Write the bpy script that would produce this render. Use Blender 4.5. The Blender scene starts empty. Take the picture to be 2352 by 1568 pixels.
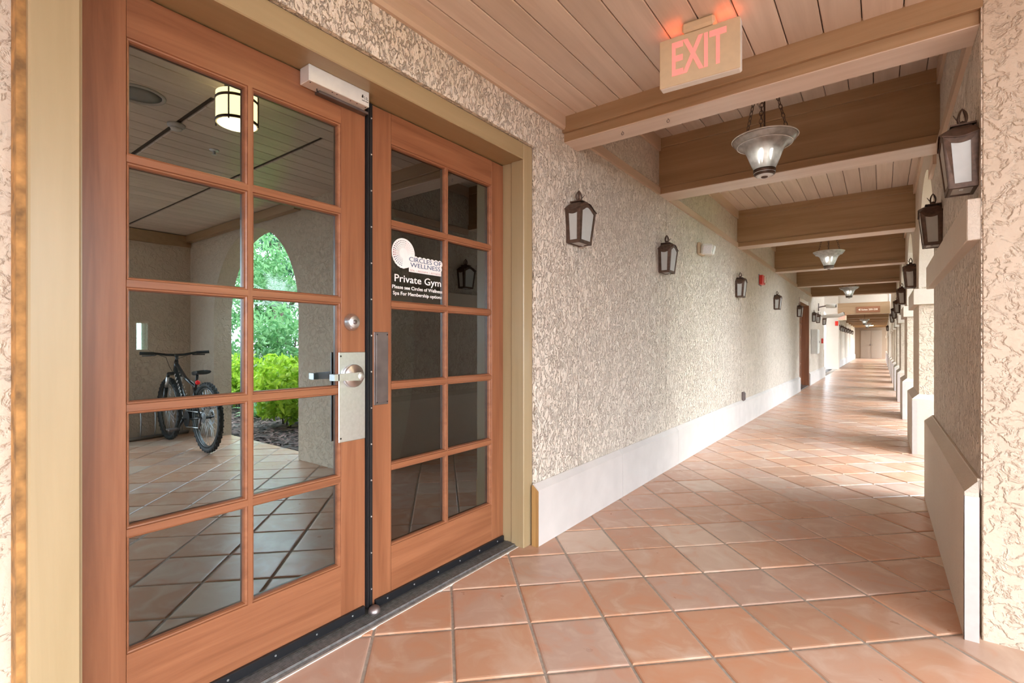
import bpy, math, random
from mathutils import Vector, Matrix

random.seed(7)
S = bpy.context.scene
COL = S.collection
PI = math.pi

# ------------------------------------------------------------------ camera
F_PX, HORIZON = 1127.0, 789.0
YAW = math.atan(847.5 / F_PX)                 # camera axis turned left of the corridor axis (+Y)
cam_data = bpy.data.cameras.new('camera')
cam_data.sensor_width = 36.0
cam_data.lens = F_PX / 2352.0 * 36.0
cam_data.shift_y = (HORIZON - 784.0) / 2352.0
cam_data.clip_start = 0.02
cam_data.clip_end = 300
camera = bpy.data.objects.new('camera', cam_data)
camera.location = (0, 0, 1.13)
camera.rotation_euler = (PI / 2, 0, YAW)
COL.objects.link(camera)
S.camera = camera

# ------------------------------------------------------------------ world, sun, exposure
world = bpy.data.worlds.new('sky')
S.world = world
world.use_nodes = True
wn = world.node_tree.nodes
wl = world.node_tree.links
bg = wn['Background']
tc = wn.new('ShaderNodeTexCoord')
cl = wn.new('ShaderNodeTexNoise')             # thin high cloud, all round the sky
cl.inputs['Scale'].default_value = 2.2
cl.inputs['Detail'].default_value = 5
wl.new(tc.outputs['Generated'], cl.inputs['Vector'])
cr = wn.new('ShaderNodeValToRGB')
cr.color_ramp.elements[0].position = 0.35
cr.color_ramp.elements[0].color = (0.70, 0.85, 1.0, 1)
cr.color_ramp.elements[1].position = 0.6
cr.color_ramp.elements[1].color = (0.93, 0.97, 1.0, 1)
wl.new(cl.outputs['Fac'], cr.inputs['Fac'])
wl.new(cr.outputs['Color'], bg.inputs['Color'])
bg.inputs['Strength'].default_value = 5.5

sun_data = bpy.data.lights.new('sun', 'SUN')
sun_data.energy = 0.45
sun_data.angle = math.radians(35)
sun_data.color = (1.0, 0.95, 0.88)
sun = bpy.data.objects.new('sun', sun_data)
sun.rotation_euler = Vector((-0.75, -0.12, -0.65)).to_track_quat('-Z', 'Y').to_euler()
sun.location = (20, 5, 20)
COL.objects.link(sun)

S.view_settings.view_transform = 'Standard'
S.view_settings.look = 'None'
S.view_settings.exposure = 1.66
S.view_settings.gamma = 1.0
S.view_settings.use_curve_mapping = False
S.cycles.max_bounces = 12
S.cycles.diffuse_bounces = 7
S.cycles.glossy_bounces = 5
S.cycles.transmission_bounces = 6
S.cycles.transparent_max_bounces = 12
S.cycles.use_denoising = True
S.cycles.sample_clamp_indirect = 6.0
S.cycles.caustics_reflective = False
S.cycles.caustics_refractive = False

# ------------------------------------------------------------------ mesh helpers
class MB:
    """collects shapes, links them as ONE mesh object"""
    def __init__(self):
        self.v = []; self.f = []; self.sm = []
    def add(self, vs, fs, smooth=False):
        o = len(self.v)
        self.v += [tuple(p) for p in vs]
        for f in fs:
            self.f.append(tuple(i + o for i in f)); self.sm.append(smooth)
        return self
    def box(self, x0, x1, y0, y1, z0, z1, c=0.0):
        if c <= 0:
            vs = [(x, y, z) for x in (x0, x1) for y in (y0, y1) for z in (z0, z1)]
            fs = [(0,1,3,2),(4,6,7,5),(0,4,5,1),(2,3,7,6),(0,2,6,4),(1,5,7,3)]
            return self.add(vs, fs)
        # chamfered box: 24 verts
        cx, cy, cz = (x0+x1)/2, (y0+y1)/2, (z0+z1)/2
        hx, hy, hz = abs(x1-x0)/2, abs(y1-y0)/2, abs(z1-z0)/2
        c = min(c, hx*.9, hy*.9, hz*.9)
        idx = {}; vs = []
        for sx in (-1,1):
            for sy in (-1,1):
                for sz in (-1,1):
                    for k in range(3):
                        d = [hx-c, hy-c, hz-c]; d[k] = (hx, hy, hz)[k]
                        idx[(sx,sy,sz,k)] = len(vs)
                        vs.append((cx+sx*d[0], cy+sy*d[1], cz+sz*d[2]))
        fs = []
        for k in range(3):
            a, b = [i for i in range(3) if i != k]
            for s in (-1,1):
                q = []
                for (p, r) in ((-1,-1),(1,-1),(1,1),(-1,1)):
                    t = [0,0,0]; t[k]=s; t[a]=p; t[b]=r
                    q.append(idx[(t[0],t[1],t[2],k)])
                fs.append(tuple(q))
        for k in range(3):
            a, b = [i for i in range(3) if i != k]
            for p in (-1,1):
                for r in (-1,1):
                    q = []
                    for (s, m) in ((-1,a),(1,a),(1,b),(-1,b)):
                        t = [0,0,0]; t[k]=s; t[a]=p; t[b]=r
                        q.append(idx[(t[0],t[1],t[2],m)])
                    fs.append(tuple(q))
        for sx in (-1,1):
            for sy in (-1,1):
                for sz in (-1,1):
                    fs.append(tuple(idx[(sx,sy,sz,k)] for k in range(3)))
        return self.add(vs, fs)
    def tube(self, pts, r, n=8, close=False, cap=True):
        pts = [Vector(p) for p in pts]
        rs = r if isinstance(r, (list, tuple)) else [r]*len(pts)
        N = len(pts); vs = []; up = None
        for i, p in enumerate(pts):
            a = pts[(i-1) % N] if (close or i > 0) else p
            b = pts[(i+1) % N] if (close or i < N-1) else p
            d = (b-a).normalized()
            if up is None:
                up = Vector((0,0,1)) if abs(d.z) < .9 else Vector((1,0,0))
            s = d.cross(up)
            if s.length < 1e-5: s = d.cross(Vector((0,1,0)))
            s.normalize(); up = s.cross(d).normalized()
            for k in range(n):
                t = 2*PI*k/n
                vs.append(p + (s*math.cos(t) + up*math.sin(t))*rs[i])
        fs = []
        for i in range(N if close else N-1):
            j = (i+1) % N
            for k in range(n):
                l = (k+1) % n
                fs.append((i*n+k, i*n+l, j*n+l, j*n+k))
        self.add(vs, fs, True)
        if cap and not close:
            o = len(self.v) - len(vs)
            self.f.append(tuple(o+k for k in range(n))[::-1]); self.sm.append(False)
            self.f.append(tuple(o+(N-1)*n+k for k in range(n))); self.sm.append(False)
        return self
    def lathe(self, prof, c=(0,0,0), n=24, axis='z', smooth=True):
        vs = []
        for (r, h) in prof:
            for k in range(n):
                t = 2*PI*k/n
                a, b = r*math.cos(t), r*math.sin(t)
                if axis == 'z': p = (c[0]+a, c[1]+b, c[2]+h)
                elif axis == 'x': p = (c[0]+h, c[1]+a, c[2]+b)
                else: p = (c[0]+b, c[1]+h, c[2]+a)
                vs.append(p)
        fs = []
        for i in range(len(prof)-1):
            for k in range(n):
                l = (k+1) % n
                fs.append((i*n+k, i*n+l, (i+1)*n+l, (i+1)*n+k))
        self.add(vs, fs, smooth)
        o = len(self.v) - len(vs)
        if prof[0][0] > 1e-6:
            self.f.append(tuple(o+k for k in range(n))[::-1]); self.sm.append(False)
        if prof[-1][0] > 1e-6:
            self.f.append(tuple(o+(len(prof)-1)*n+k for k in range(n))); self.sm.append(False)
        return self
    def prism(self, poly, axis, a0, a1):
        """extrude a 2-D polygon along axis; poly in the two other axes in order x,y,z"""
        n = len(poly); vs = []
        for a in (a0, a1):
            for (p, q) in poly:
                vs.append({'x': (a,p,q), 'y': (p,a,q), 'z': (p,q,a)}[axis])
        fs = [tuple(range(n))[::-1], tuple(range(n, 2*n))]
        fs += [(i, (i+1) % n, n+(i+1) % n, n+i) for i in range(n)]
        return self.add(vs, fs)
    def ring(self, outer, inner, d):
        """flat frame between two closed loops, thickness vector d"""
        n = len(outer); d = Vector(d)
        vs = [Vector(p) for p in outer] + [Vector(p) for p in inner]
        vs += [p + d for p in vs]
        fs = []
        for i in range(n):
            j = (i+1) % n
            fs += [(i, j, n+j, n+i), (2*n+i, 3*n+i, 3*n+j, 2*n+j), (i, 2*n+i, 2*n+j, j), (n+i, n+j, 3*n+j, 3*n+i)]
        return self.add(vs, fs)
    def mesh(self, name):
        me = bpy.data.meshes.new(name)
        me.from_pydata(self.v, [], self.f)
        me.polygons.foreach_set('use_smooth', self.sm)
        me.update()
        return me

def fixnormals(me):
    import bmesh
    bm = bmesh.new(); bm.from_mesh(me)
    bmesh.ops.recalc_face_normals(bm, faces=bm.faces)
    bm.to_mesh(me); bm.free()

def obj(name, mb, mat, parent=None, loc=None, recalc=True):
    me = mb.mesh(name)
    if recalc: fixnormals(me)
    me.materials.append(mat)
    o = bpy.data.objects.new(name, me)
    COL.objects.link(o)
    if parent is not None: o.parent = parent
    if loc: o.location = loc
    return o

def tag(o, label=None, cat=None, group=None, kind=None):
    if label: o['label'] = label
    if cat: o['category'] = cat
    if group: o['group'] = group
    if kind: o['kind'] = kind
    return o

def thing(name, label, cat, loc=(0,0,0), rz=0.0, group=None):
    o = bpy.data.objects.new(name, None)
    o.empty_display_size = .05
    COL.objects.link(o)
    o.location = loc; o.rotation_euler = (0, 0, rz)
    return tag(o, label, cat, group)

def struct(name, mb=None, mat=None, loc=None):
    if mb is None:
        o = bpy.data.objects.new(name, None); COL.objects.link(o); o.empty_display_size = .05
    else:
        o = obj(name, mb, mat, None, loc)
    o['kind'] = 'structure'
    return o

def dup(root, loc, rz=None, label=None, group=None):
    r = root.copy(); COL.objects.link(r)
    r.location = loc
    if rz is not None: r.rotation_euler = (0, 0, rz)
    if label: r['label'] = label
    if group: r['group'] = group
    for ch in list(root.children):
        c = ch.copy(); COL.objects.link(c); c.parent = r
        for g in list(ch.children):
            d = g.copy(); COL.objects.link(d); d.parent = c
    return r

# ------------------------------------------------------------------ materials
def newmat(name):
    m = bpy.data.materials.new(name); m.use_nodes = True
    nt = m.node_tree
    return m, nt, nt.nodes['Principled BSDF'], nt.nodes, nt.links

def simple(name, col, rough=.5, metal=0.0, spec=.5, emit=None, es=0.0, var=0.04, vscale=30):
    m, nt, b, n, l = newmat(name)
    b.inputs['Roughness'].default_value = rough
    b.inputs['Metallic'].default_value = metal
    b.inputs['Specular IOR Level'].default_value = spec
    tcn = n.new('ShaderNodeTexCoord'); nz = n.new('ShaderNodeTexNoise')
    nz.inputs['Scale'].default_value = vscale; nz.inputs['Detail'].default_value = 3
    l.new(tcn.outputs['Object'], nz.inputs['Vector'])
    r = n.new('ShaderNodeValToRGB')
    r.color_ramp.elements[0].position = .3; r.color_ramp.elements[1].position = .7
    r.color_ramp.elements[0].color = tuple(c*(1-var) for c in col) + (1,)
    r.color_ramp.elements[1].color = tuple(min(1, c*(1+var)) for c in col) + (1,)
    l.new(nz.outputs['Fac'], r.inputs['Fac'])
    l.new(r.outputs['Color'], b.inputs['Base Color'])
    if emit:
        b.inputs['Emission Color'].default_value = emit + (1,)
        b.inputs['Emission Strength'].default_value = es
    return m

def mixc(n, l, fac, a, b, mode='MIX'):
    x = n.new('ShaderNodeMix'); x.data_type = 'RGBA'; x.blend_type = mode
    for s, v in ((0, fac), (6, a), (7, b)):
        if hasattr(v, 'links') or hasattr(v, 'is_linked'): l.new(v, x.inputs[s])
        elif s == 0: x.inputs[0].default_value = v
        else: x.inputs[s].default_value = tuple(v) + (1,)
    return x.outputs[2]

def stucco(name, light, dark, scale=28.0, strength=.9, dist=.012, squash=(1,1,.62), lo=.44, hi=.56, amt=1.0, grain=.28):
    m, nt, b, n, l = newmat(name)
    b.inputs['Roughness'].default_value = .92
    b.inputs['Specular IOR Level'].default_value = .15
    g = n.new('ShaderNodeNewGeometry')
    mp = n.new('ShaderNodeMapping'); mp.inputs['Scale'].default_value = squash
    l.new(g.outputs['Position'], mp.inputs['Vector'])
    nz = n.new('ShaderNodeTexNoise'); nz.inputs['Scale'].default_value = scale
    nz.inputs['Detail'].default_value = 4; nz.inputs['Roughness'].default_value = .55
    nz.inputs['Distortion'].default_value = .7
    l.new(mp.outputs['Vector'], nz.inputs['Vector'])
    r = n.new('ShaderNodeValToRGB'); r.color_ramp.interpolation = 'EASE'
    r.color_ramp.elements[0].position = lo; r.color_ramp.elements[1].position = hi
    fine = n.new('ShaderNodeTexNoise'); fine.inputs['Scale'].default_value = scale*3.6
    fine.inputs['Detail'].default_value = 3
    l.new(mp.outputs['Vector'], fine.inputs['Vector'])
    fs_ = n.new('ShaderNodeMath'); fs_.operation = 'MULTIPLY_ADD'; fs_.inputs[1].default_value = grain; fs_.inputs[2].default_value = -grain/2
    l.new(fine.outputs['Fac'], fs_.inputs[0])
    sm_ = n.new('ShaderNodeMath'); sm_.operation = 'ADD'
    l.new(nz.outputs['Fac'], sm_.inputs[0]); l.new(fs_.outputs[0], sm_.inputs[1])
    l.new(sm_.outputs[0], r.inputs['Fac'])
    ma = n.new('ShaderNodeMath'); ma.operation = 'MULTIPLY_ADD'; ma.inputs[1].default_value = .5
    l.new(fine.outputs['Fac'], ma.inputs[0]); l.new(r.outputs['Color'], ma.inputs[2])
    bp = n.new('ShaderNodeBump'); bp.inputs['Strength'].default_value = strength
    bp.inputs['Distance'].default_value = dist
    l.new(ma.outputs[0], bp.inputs['Height']); l.new(bp.outputs['Normal'], b.inputs['Normal'])
    # dirt and relief shade painted into the thin edge of each trowelled plate
    e = n.new('ShaderNodeValToRGB'); e.color_ramp.interpolation = 'EASE'
    e.color_ramp.elements[0].position = lo-.01; e.color_ramp.elements[0].color = (.15,.15,.15,1)
    e.color_ramp.elements[1].position = hi+.03; e.color_ramp.elements[1].color = (0,0,0,1)
    k = e.color_ramp.elements.new((lo+hi)/2-.012); k.color = (1,1,1,1)
    k2 = e.color_ramp.elements.new((lo+hi)/2+.02); k2.color = (.08,.08,.08,1)
    l.new(sm_.outputs[0], e.inputs['Fac'])
    sp = n.new('ShaderNodeTexNoise'); sp.inputs['Scale'].default_value = 9
    l.new(g.outputs['Position'], sp.inputs['Vector'])
    mr = n.new('ShaderNodeMapRange'); mr.inputs[1].default_value = .35; mr.inputs[2].default_value = .6
    mr.inputs[3].default_value = .15*amt; mr.inputs[4].default_value = .85*amt
    l.new(sp.outputs['Fac'], mr.inputs[0])
    mm = n.new('ShaderNodeMath'); mm.operation = 'MULTIPLY'
    l.new(e.outputs['Color'], mm.inputs[0]); l.new(mr.outputs[0], mm.inputs[1])
    big = n.new('ShaderNodeTexNoise'); big.inputs['Scale'].default_value = 1.4
    l.new(g.outputs['Position'], big.inputs['Vector'])
    c0 = mixc(n, l, big.outputs['Fac'], tuple(c*.93 for c in light), tuple(min(1, c*1.06) for c in light))
    c1 = mixc(n, l, mm.outputs[0], c0, dark)
    l.new(c1, b.inputs['Base Color'])
    return m

def wood(name, c0, c1, axis='y', scale=1.0, rough=.35, spec=.5, fig=.5, bump=.12, rand=0.0):
    m, nt, b, n, l = newmat(name)
    b.inputs['Roughness'].default_value = rough
    b.inputs['Specular IOR Level'].default_value = spec
    g = n.new('ShaderNodeNewGeometry')
    oi = n.new('ShaderNodeObjectInfo')
    mp = n.new('ShaderNodeMapping')
    s = [26*scale]*3; s['xyz'.index(axis)] = 1.3*scale
    mp.inputs['Scale'].default_value = s
    off = n.new('ShaderNodeVectorMath'); off.operation = 'SCALE'; off.inputs[0].default_value = (7.3, 3.1, 5.7)
    l.new(oi.outputs['Random'], off.inputs['Scale'])
    ad = n.new('ShaderNodeVectorMath'); ad.operation = 'ADD'
    l.new(g.outputs['Position'], ad.inputs[0]); l.new(off.outputs[0], ad.inputs[1])
    l.new(ad.outputs[0], mp.inputs['Vector'])
    nz = n.new('ShaderNodeTexNoise'); nz.inputs['Scale'].default_value = 1.0
    nz.inputs['Detail'].default_value = 7; nz.inputs['Roughness'].default_value = .62
    nz.inputs['Distortion'].default_value = 1.2*fig
    l.new(mp.outputs['Vector'], nz.inputs['Vector'])
    r = n.new('ShaderNodeValToRGB')
    r.color_ramp.elements[0].position = .32; r.color_ramp.elements[0].color = tuple(c0)+(1,)
    r.color_ramp.elements[1].position = .68; r.color_ramp.elements[1].color = tuple(c1)+(1,)
    l.new(nz.outputs['Fac'], r.inputs['Fac'])
    col = r.outputs['Color']
    if rand > 0:
        mr = n.new('ShaderNodeMapRange'); mr.inputs[3].default_value = 1-rand; mr.inputs[4].default_value = 1+rand
        l.new(oi.outputs['Random'], mr.inputs[0])
        vm = n.new('ShaderNodeVectorMath'); vm.operation = 'SCALE'
        l.new(col, vm.inputs[0]); l.new(mr.outputs[0], vm.inputs['Scale']); col = vm.outputs[0]
    l.new(col, b.inputs['Base Color'])
    bp = n.new('ShaderNodeBump'); bp.inputs['Strength'].default_value = bump; bp.inputs['Distance'].default_value = .004
    l.new(nz.outputs['Fac'], bp.inputs['Height']); l.new(bp.outputs['Normal'], b.inputs['Normal'])
    return m

TILE = .309; TA, TB = .041, .105
def tile_mat():
    m, nt, b, n, l = newmat('terracotta_tile')
    g = n.new('ShaderNodeNewGeometry')
    mp = n.new('ShaderNodeVectorRotate'); mp.rotation_type = 'Z_AXIS'; mp.inputs['Angle'].default_value = -PI/4
    l.new(g.outputs['Position'], mp.inputs['Vector'])
    sb = n.new('ShaderNodeVectorMath'); sb.operation = 'SUBTRACT'; sb.inputs[1].default_value = (TA, TB, -.5)
    l.new(mp.outputs[0], sb.inputs[0])
    dv = n.new('ShaderNodeVectorMath'); dv.operation = 'SCALE'; dv.inputs['Scale'].default_value = 1/TILE
    l.new(sb.outputs[0], dv.inputs[0])
    fl = n.new('ShaderNodeVectorMath'); fl.operation = 'FLOOR'; l.new(dv.outputs[0], fl.inputs[0])
    wnz = n.new('ShaderNodeTexWhiteNoise'); wnz.noise_dimensions = '3D'; l.new(fl.outputs[0], wnz.inputs['Vector'])
    r = n.new('ShaderNodeValToRGB')
    es = r.color_ramp.elements
    es[0].position = 0; es[0].color = (.50, .30, .205, 1)
    es[1].position = 1; es[1].color = (.64, .48, .37, 1)
    for p, c in ((.3, (.575,.32,.205)), (.55, (.60,.365,.25)), (.8, (.53,.36,.285))):
        q = es.new(p); q.color = c + (1,)
    l.new(wnz.outputs['Value'], r.inputs['Fac'])
    ad = n.new('ShaderNodeVectorMath'); ad.operation = 'MULTIPLY_ADD'
    ad.inputs[1].default_value = (9, 9, 9)
    l.new(wnz.outputs['Color'], ad.inputs[0]); l.new(g.outputs['Position'], ad.inputs[2])
    nz = n.new('ShaderNodeTexNoise'); nz.inputs['Scale'].default_value = 6; nz.inputs['Detail'].default_value = 5
    nz.inputs['Distortion'].default_value = 1.4
    l.new(ad.outputs[0], nz.inputs['Vector'])
    mr = n.new('ShaderNodeMapRange'); mr.inputs[1].default_value = .5; mr.inputs[2].default_value = .75
    mr.inputs[3].default_value = 0; mr.inputs[4].default_value = .6
    l.new(nz.outputs['Fac'], mr.inputs[0])
    c1 = mixc(n, l, mr.outputs[0], r.outputs['Color'], (.70, .57, .47))
    mr2 = n.new('ShaderNodeMapRange'); mr2.inputs[1].default_value = .46; mr2.inputs[2].default_value = .3
    mr2.inputs[3].default_value = 0; mr2.inputs[4].default_value = .55
    l.new(nz.outputs['Fac'], mr2.inputs[0])
    c2 = mixc(n, l, mr2.outputs[0], c1, (.58, .27, .15))
    l.new(c2, b.inputs['Base Color'])
    nz2 = n.new('ShaderNodeTexNoise'); nz2.inputs['Scale'].default_value = 14; nz2.inputs['Detail'].default_value = 4
    l.new(ad.outputs[0], nz2.inputs['Vector'])
    rr = n.new('ShaderNodeMapRange'); rr.inputs[3].default_value = .22; rr.inputs[4].default_value = .42
    l.new(nz2.outputs['Fac'], rr.inputs[0]); l.new(rr.outputs[0], b.inputs['Roughness'])
    b.inputs['Specular IOR Level'].default_value = .5
    bp = n.new('ShaderNodeBump'); bp.inputs['Strength'].default_value = .12; bp.inputs['Distance'].default_value = .01
    l.new(nz.outputs['Fac'], bp.inputs['Height']); l.new(bp.outputs['Normal'], b.inputs['Normal'])
    return m

def glass_mat(name, refl, tint, rcol=(.93,.97,.95), rough=0.0):
    m = bpy.data.materials.new(name); m.use_nodes = True
    n = m.node_tree.nodes; l = m.node_tree.links
    n.remove(n['Principled BSDF'])
    out = n['Material Output']
    gl = n.new('ShaderNodeBsdfGlossy'); gl.inputs['Roughness'].default_value = rough
    gl.inputs['Color'].default_value = rcol + (1,)
    tr = n.new('ShaderNodeBsdfTransparent'); tr.inputs['Color'].default_value = tint + (1,)
    lw = n.new('ShaderNodeFresnel'); lw.inputs['IOR'].default_value = 1.5
    mr = n.new('ShaderNodeMapRange'); mr.inputs[3].default_value = refl; mr.inputs[4].default_value = 1.0
    l.new(lw.outputs[0], mr.inputs[0])
    mx = n.new('ShaderNodeMixShader')
    l.new(mr.outputs[0], mx.inputs[0]); l.new(tr.outputs[0], mx.inputs[1]); l.new(gl.outputs[0], mx.inputs[2])
    l.new(mx.outputs[0], out.inputs['Surface'])
    return m

def bell_glass():
    m = bpy.data.materials.new('seeded_glass'); m.use_nodes = True
    n = m.node_tree.nodes; l = m.node_tree.links
    n.remove(n['Principled BSDF']); out = n['Material Output']
    gl = n.new('ShaderNodeBsdfGlossy'); gl.inputs['Roughness'].default_value = .2
    tr = n.new('ShaderNodeBsdfTransparent'); tr.inputs['Color'].default_value = (.92,.94,.93,1)
    df = n.new('ShaderNodeBsdfTranslucent'); df.inputs['Color'].default_value = (.85,.87,.87,1)
    d2 = n.new('ShaderNodeBsdfDiffuse'); d2.inputs['Color'].default_value = (.9,.92,.92,1)
    dm = n.new('ShaderNodeMixShader'); dm.inputs[0].default_value = .5
    l.new(df.outputs[0], dm.inputs[1]); l.new(d2.outputs[0], dm.inputs[2])
    m1 = n.new('ShaderNodeMixShader')
    tcn = n.new('ShaderNodeTexCoord'); vz = n.new('ShaderNodeTexNoise'); vz.inputs['Scale'].default_value = 22
    l.new(tcn.outputs['Object'], vz.inputs['Vector'])
    mr = n.new('ShaderNodeMapRange'); mr.inputs[1].default_value = .35; mr.inputs[2].default_value = .7
    mr.inputs[3].default_value = .55; mr.inputs[4].default_value = .85
    l.new(vz.outputs['Fac'], mr.inputs[0])
    l.new(mr.outputs[0], m1.inputs[0])
    l.new(tr.outputs[0], m1.inputs[1]); l.new(dm.outputs[0], m1.inputs[2])
    fr = n.new('ShaderNodeLayerWeight'); fr.inputs['Blend'].default_value = .5
    m2 = n.new('ShaderNodeMixShader'); l.new(fr.outputs['Fresnel'], m2.inputs[0])
    l.new(m1.outputs[0], m2.inputs[1]); l.new(gl.outputs[0], m2.inputs[2])
    l.new(m2.outputs[0], out.inputs['Surface'])
    return m

def leafmat(name, c0, c1, trans=.35):
    m, nt, b, n, l = newmat(name)
    g = n.new('ShaderNodeNewGeometry')
    r = n.new('ShaderNodeValToRGB')
    r.color_ramp.elements[0].color = tuple(c0)+(1,); r.color_ramp.elements[1].color = tuple(c1)+(1,)
    l.new(g.outputs['Random Per Island'], r.inputs['Fac'])
    l.new(r.outputs['Color'], b.inputs['Base Color'])
    b.inputs['Roughness'].default_value = .5
    t = n.new('ShaderNodeBsdfTranslucent'); l.new(r.outputs['Color'], t.inputs['Color'])
    mx = n.new('ShaderNodeMixShader'); mx.inputs[0].default_value = trans
    l.new(b.outputs[0], mx.inputs[1]); l.new(t.outputs[0], mx.inputs[2])
    l.new(mx.outputs[0], n['Material Output'].inputs['Surface'])
    return m

M = {}
M['stucco'] = stucco('lace_stucco', (.76,.68,.59), (.28,.205,.145), scale=34, amt=.62, grain=.36, lo=.43, hi=.55, strength=.9, dist=.016)
M['stucco_pier'] = stucco('pier_stucco', (.60,.505,.405), (.34,.255,.18), scale=17, strength=.6, dist=.012, squash=(1,1,1), lo=.44, hi=.56, amt=.32, grain=.24)
M['stucco_smooth'] = stucco('smooth_stucco', (.64,.57,.49), (.52,.45,.37), scale=70, strength=.35, dist=.004, squash=(1,1,1), amt=.4)
M['tile'] = tile_mat()
M['grout'] = simple('grout', (.40,.35,.30), .9, var=.15, vscale=60)
M['stone'] = simple('cast_stone', (.57,.535,.51), .75, var=.05, vscale=6)
M['casing'] = wood('ochre_painted_wood', (.32,.235,.125), (.37,.275,.155), 'z', .6, rough=.32, bump=.03)
M['casing_h'] = wood('ochre_painted_wood_level', (.32,.235,.125), (.37,.275,.155), 'y', .6, rough=.32, bump=.03)
M['door_v'] = wood('mahogany_upright', (.19,.066,.028), (.30,.118,.055), 'z', .9, rough=.33, bump=.05)
M['door_h'] = wood('mahogany_level', (.19,.066,.028), (.31,.122,.057), 'y', .9, rough=.33, bump=.05)
M['plank'] = wood('ceiling_plank', (.57,.475,.405), (.69,.59,.515), 'y', .7, rough=.3, spec=.5, bump=.08, rand=.1)
M['beam'] = wood('stained_beam', (.30,.185,.095), (.40,.265,.155), 'x', .6, rough=.3, bump=.08)
M['lit_soffit'] = wood('soffit_painted_light', (.60,.48,.40), (.70,.585,.50), 'x', .6, rough=.3, bump=.06)  # beam underside: floor bounce and sheen put into a paler colour
M['trimwood'] = wood('stained_trim', (.50,.37,.27), (.58,.44,.335), 'y', .6, rough=.35, bump=.06)
M['gap'] = simple('dark_gap', (.06,.045,.035), .9)
M['pane'] = glass_mat('mirror_tint_glass', .235, (.42,.50,.46), (.76,.88,.95))
M['steel'] = simple('satin_steel', (.70,.72,.74), .36, 1.0, var=.05, vscale=90)
M['steel_dark'] = simple('aged_bronze', (.20,.165,.16), .4, .8, var=.2, vscale=12)
M['black'] = simple('black_metal', (.03,.03,.034), .35, .6)
M['rubber'] = simple('black_rubber', (.018,.018,.019), .7)
M['thresh'] = simple('worn_aluminium', (.25,.245,.245), .4, .7, var=.25, vscale=60)
M['bronze'] = simple('lantern_bronze', (.105,.065,.048), .45, .5, var=.3, vscale=50)
M['frost'] = simple('frosted_glass', (.46,.48,.475), .3, 0, .5, var=.03)
M['white'] = simple('white_plastic', (.72,.71,.68), .4)
M['cream'] = simple('cream_plastic', (.62,.50,.345), .4)
M['red'] = simple('red_plastic', (.62,.03,.02), .35)
M['pewter'] = simple('white_enamel', (.74,.76,.76), .25, .2)
M['bell'] = bell_glass()
M['bulb'] = simple('bulb_glass', (.85,.82,.76), .3, emit=(1.0,.93,.82), es=7.0)

def em(name, col, s):
    return simple(name, tuple(min(1, c) for c in col), .5, emit=col, es=s)
M['lamp'] = em('lit_shade', (1.0,.72,.33), 2.2)
M['lamp_hot'] = em('lit_diffuser', (1.0,.80,.45), 5.0)
M['exit_letter'] = em('exit_red', (.78,.24,.21), .22)
M['exit_glow'] = em('exit_red_glow', (1.0,.16,.05), 2.2)
M['far_lamp'] = em('far_lamp', (1.0,.8,.4), 8.0)
M['inwall'] = simple('gym_wall', (.30,.36,.32), .8, var=.08, vscale=2)
M['infloor'] = simple('gym_floor', (.06,.06,.06), .5)

# ------------------------------------------------------------------ key planes
XW = -1.555            # stucco face of the door wall
XL = -1.72             # face of the door leaves
XP = .31               # corridor face of the arcade piers
ZC, ZV = 2.92, 2.51    # corridor and vestibule ceilings
Y1 = 2.575             # front of first pier / end of the vestibule
BEAMS = [4.20 + 2.92*i for i in range(5)]         # front faces of the corridor beams
PIERS = [(2.54, 4.72), (6.49, 7.62), (9.35, 10.42), (12.15, 13.2), (14.9, 15.95), (17.7, 18.75), (20.5, 21.55), (23.3, 24.3)]
COURT0, COURT1 = 16.3, 26.0                         # the court, roofed over to cut its sky light
YEND = 46.0

# ------------------------------------------------------------------ ground outside
gm = simple('garden_soil', (.07,.055,.045), .95, var=.5, vscale=3)
struct('ground', MB().box(-60, 80, -60, 120, -.4, -.06), gm)

# ------------------------------------------------------------------ floor: grout bed and diagonal tiles
floor = struct('floor', MB().box(-1.72, 3.75, -4.6, 2.78, -.055, -.005).box(-1.72, .78, 2.78, YEND, -.055, -.005), M['grout'])
def clip(poly, a, b, c):                          # keep a*x+b*y<=c
    out = []
    for i in range(len(poly)):
        p, q = poly[i], poly[(i+1) % len(poly)]
        dp, dq = a*p[0]+b*p[1]-c, a*q[0]+b*q[1]-c
        if dp <= 0: out.append(p)
        if (dp < 0 < dq) or (dq < 0 < dp):
            t = dp/(dp-dq); out.append((p[0]+(q[0]-p[0])*t, p[1]+(q[1]-p[1])*t))
    return out
def tile_mb(poly, mb, z=0.0):
    n = len(poly); cx = sum(p[0] for p in poly)/n; cy = sum(p[1] for p in poly)/n
    vs = []
    for (s, zz) in ((0, -.02), (0, -.0045), (.0045, -.0008), (.012, 0)):
        for (x, y) in poly:
            d = math.hypot(x-cx, y-cy) or 1
            k = 1 - s*1.41/d
            vs.append((cx+(x-cx)*k, cy+(y-cy)*k, z+zz))
    fs = [tuple(range(3*n, 4*n))]
    for r in range(3):
        fs += [(r*n+i, r*n+(i+1) % n, (r+1)*n+(i+1) % n, (r+1)*n+i) for i in range(n)]
    mb.add(vs, fs)
def area(p):
    return abs(sum(p[i][0]*p[(i+1) % len(p)][1]-p[(i+1) % len(p)][0]*p[i][1] for i in range(len(p))))/2
h = (TILE-.0105)/2
cand = []
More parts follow.
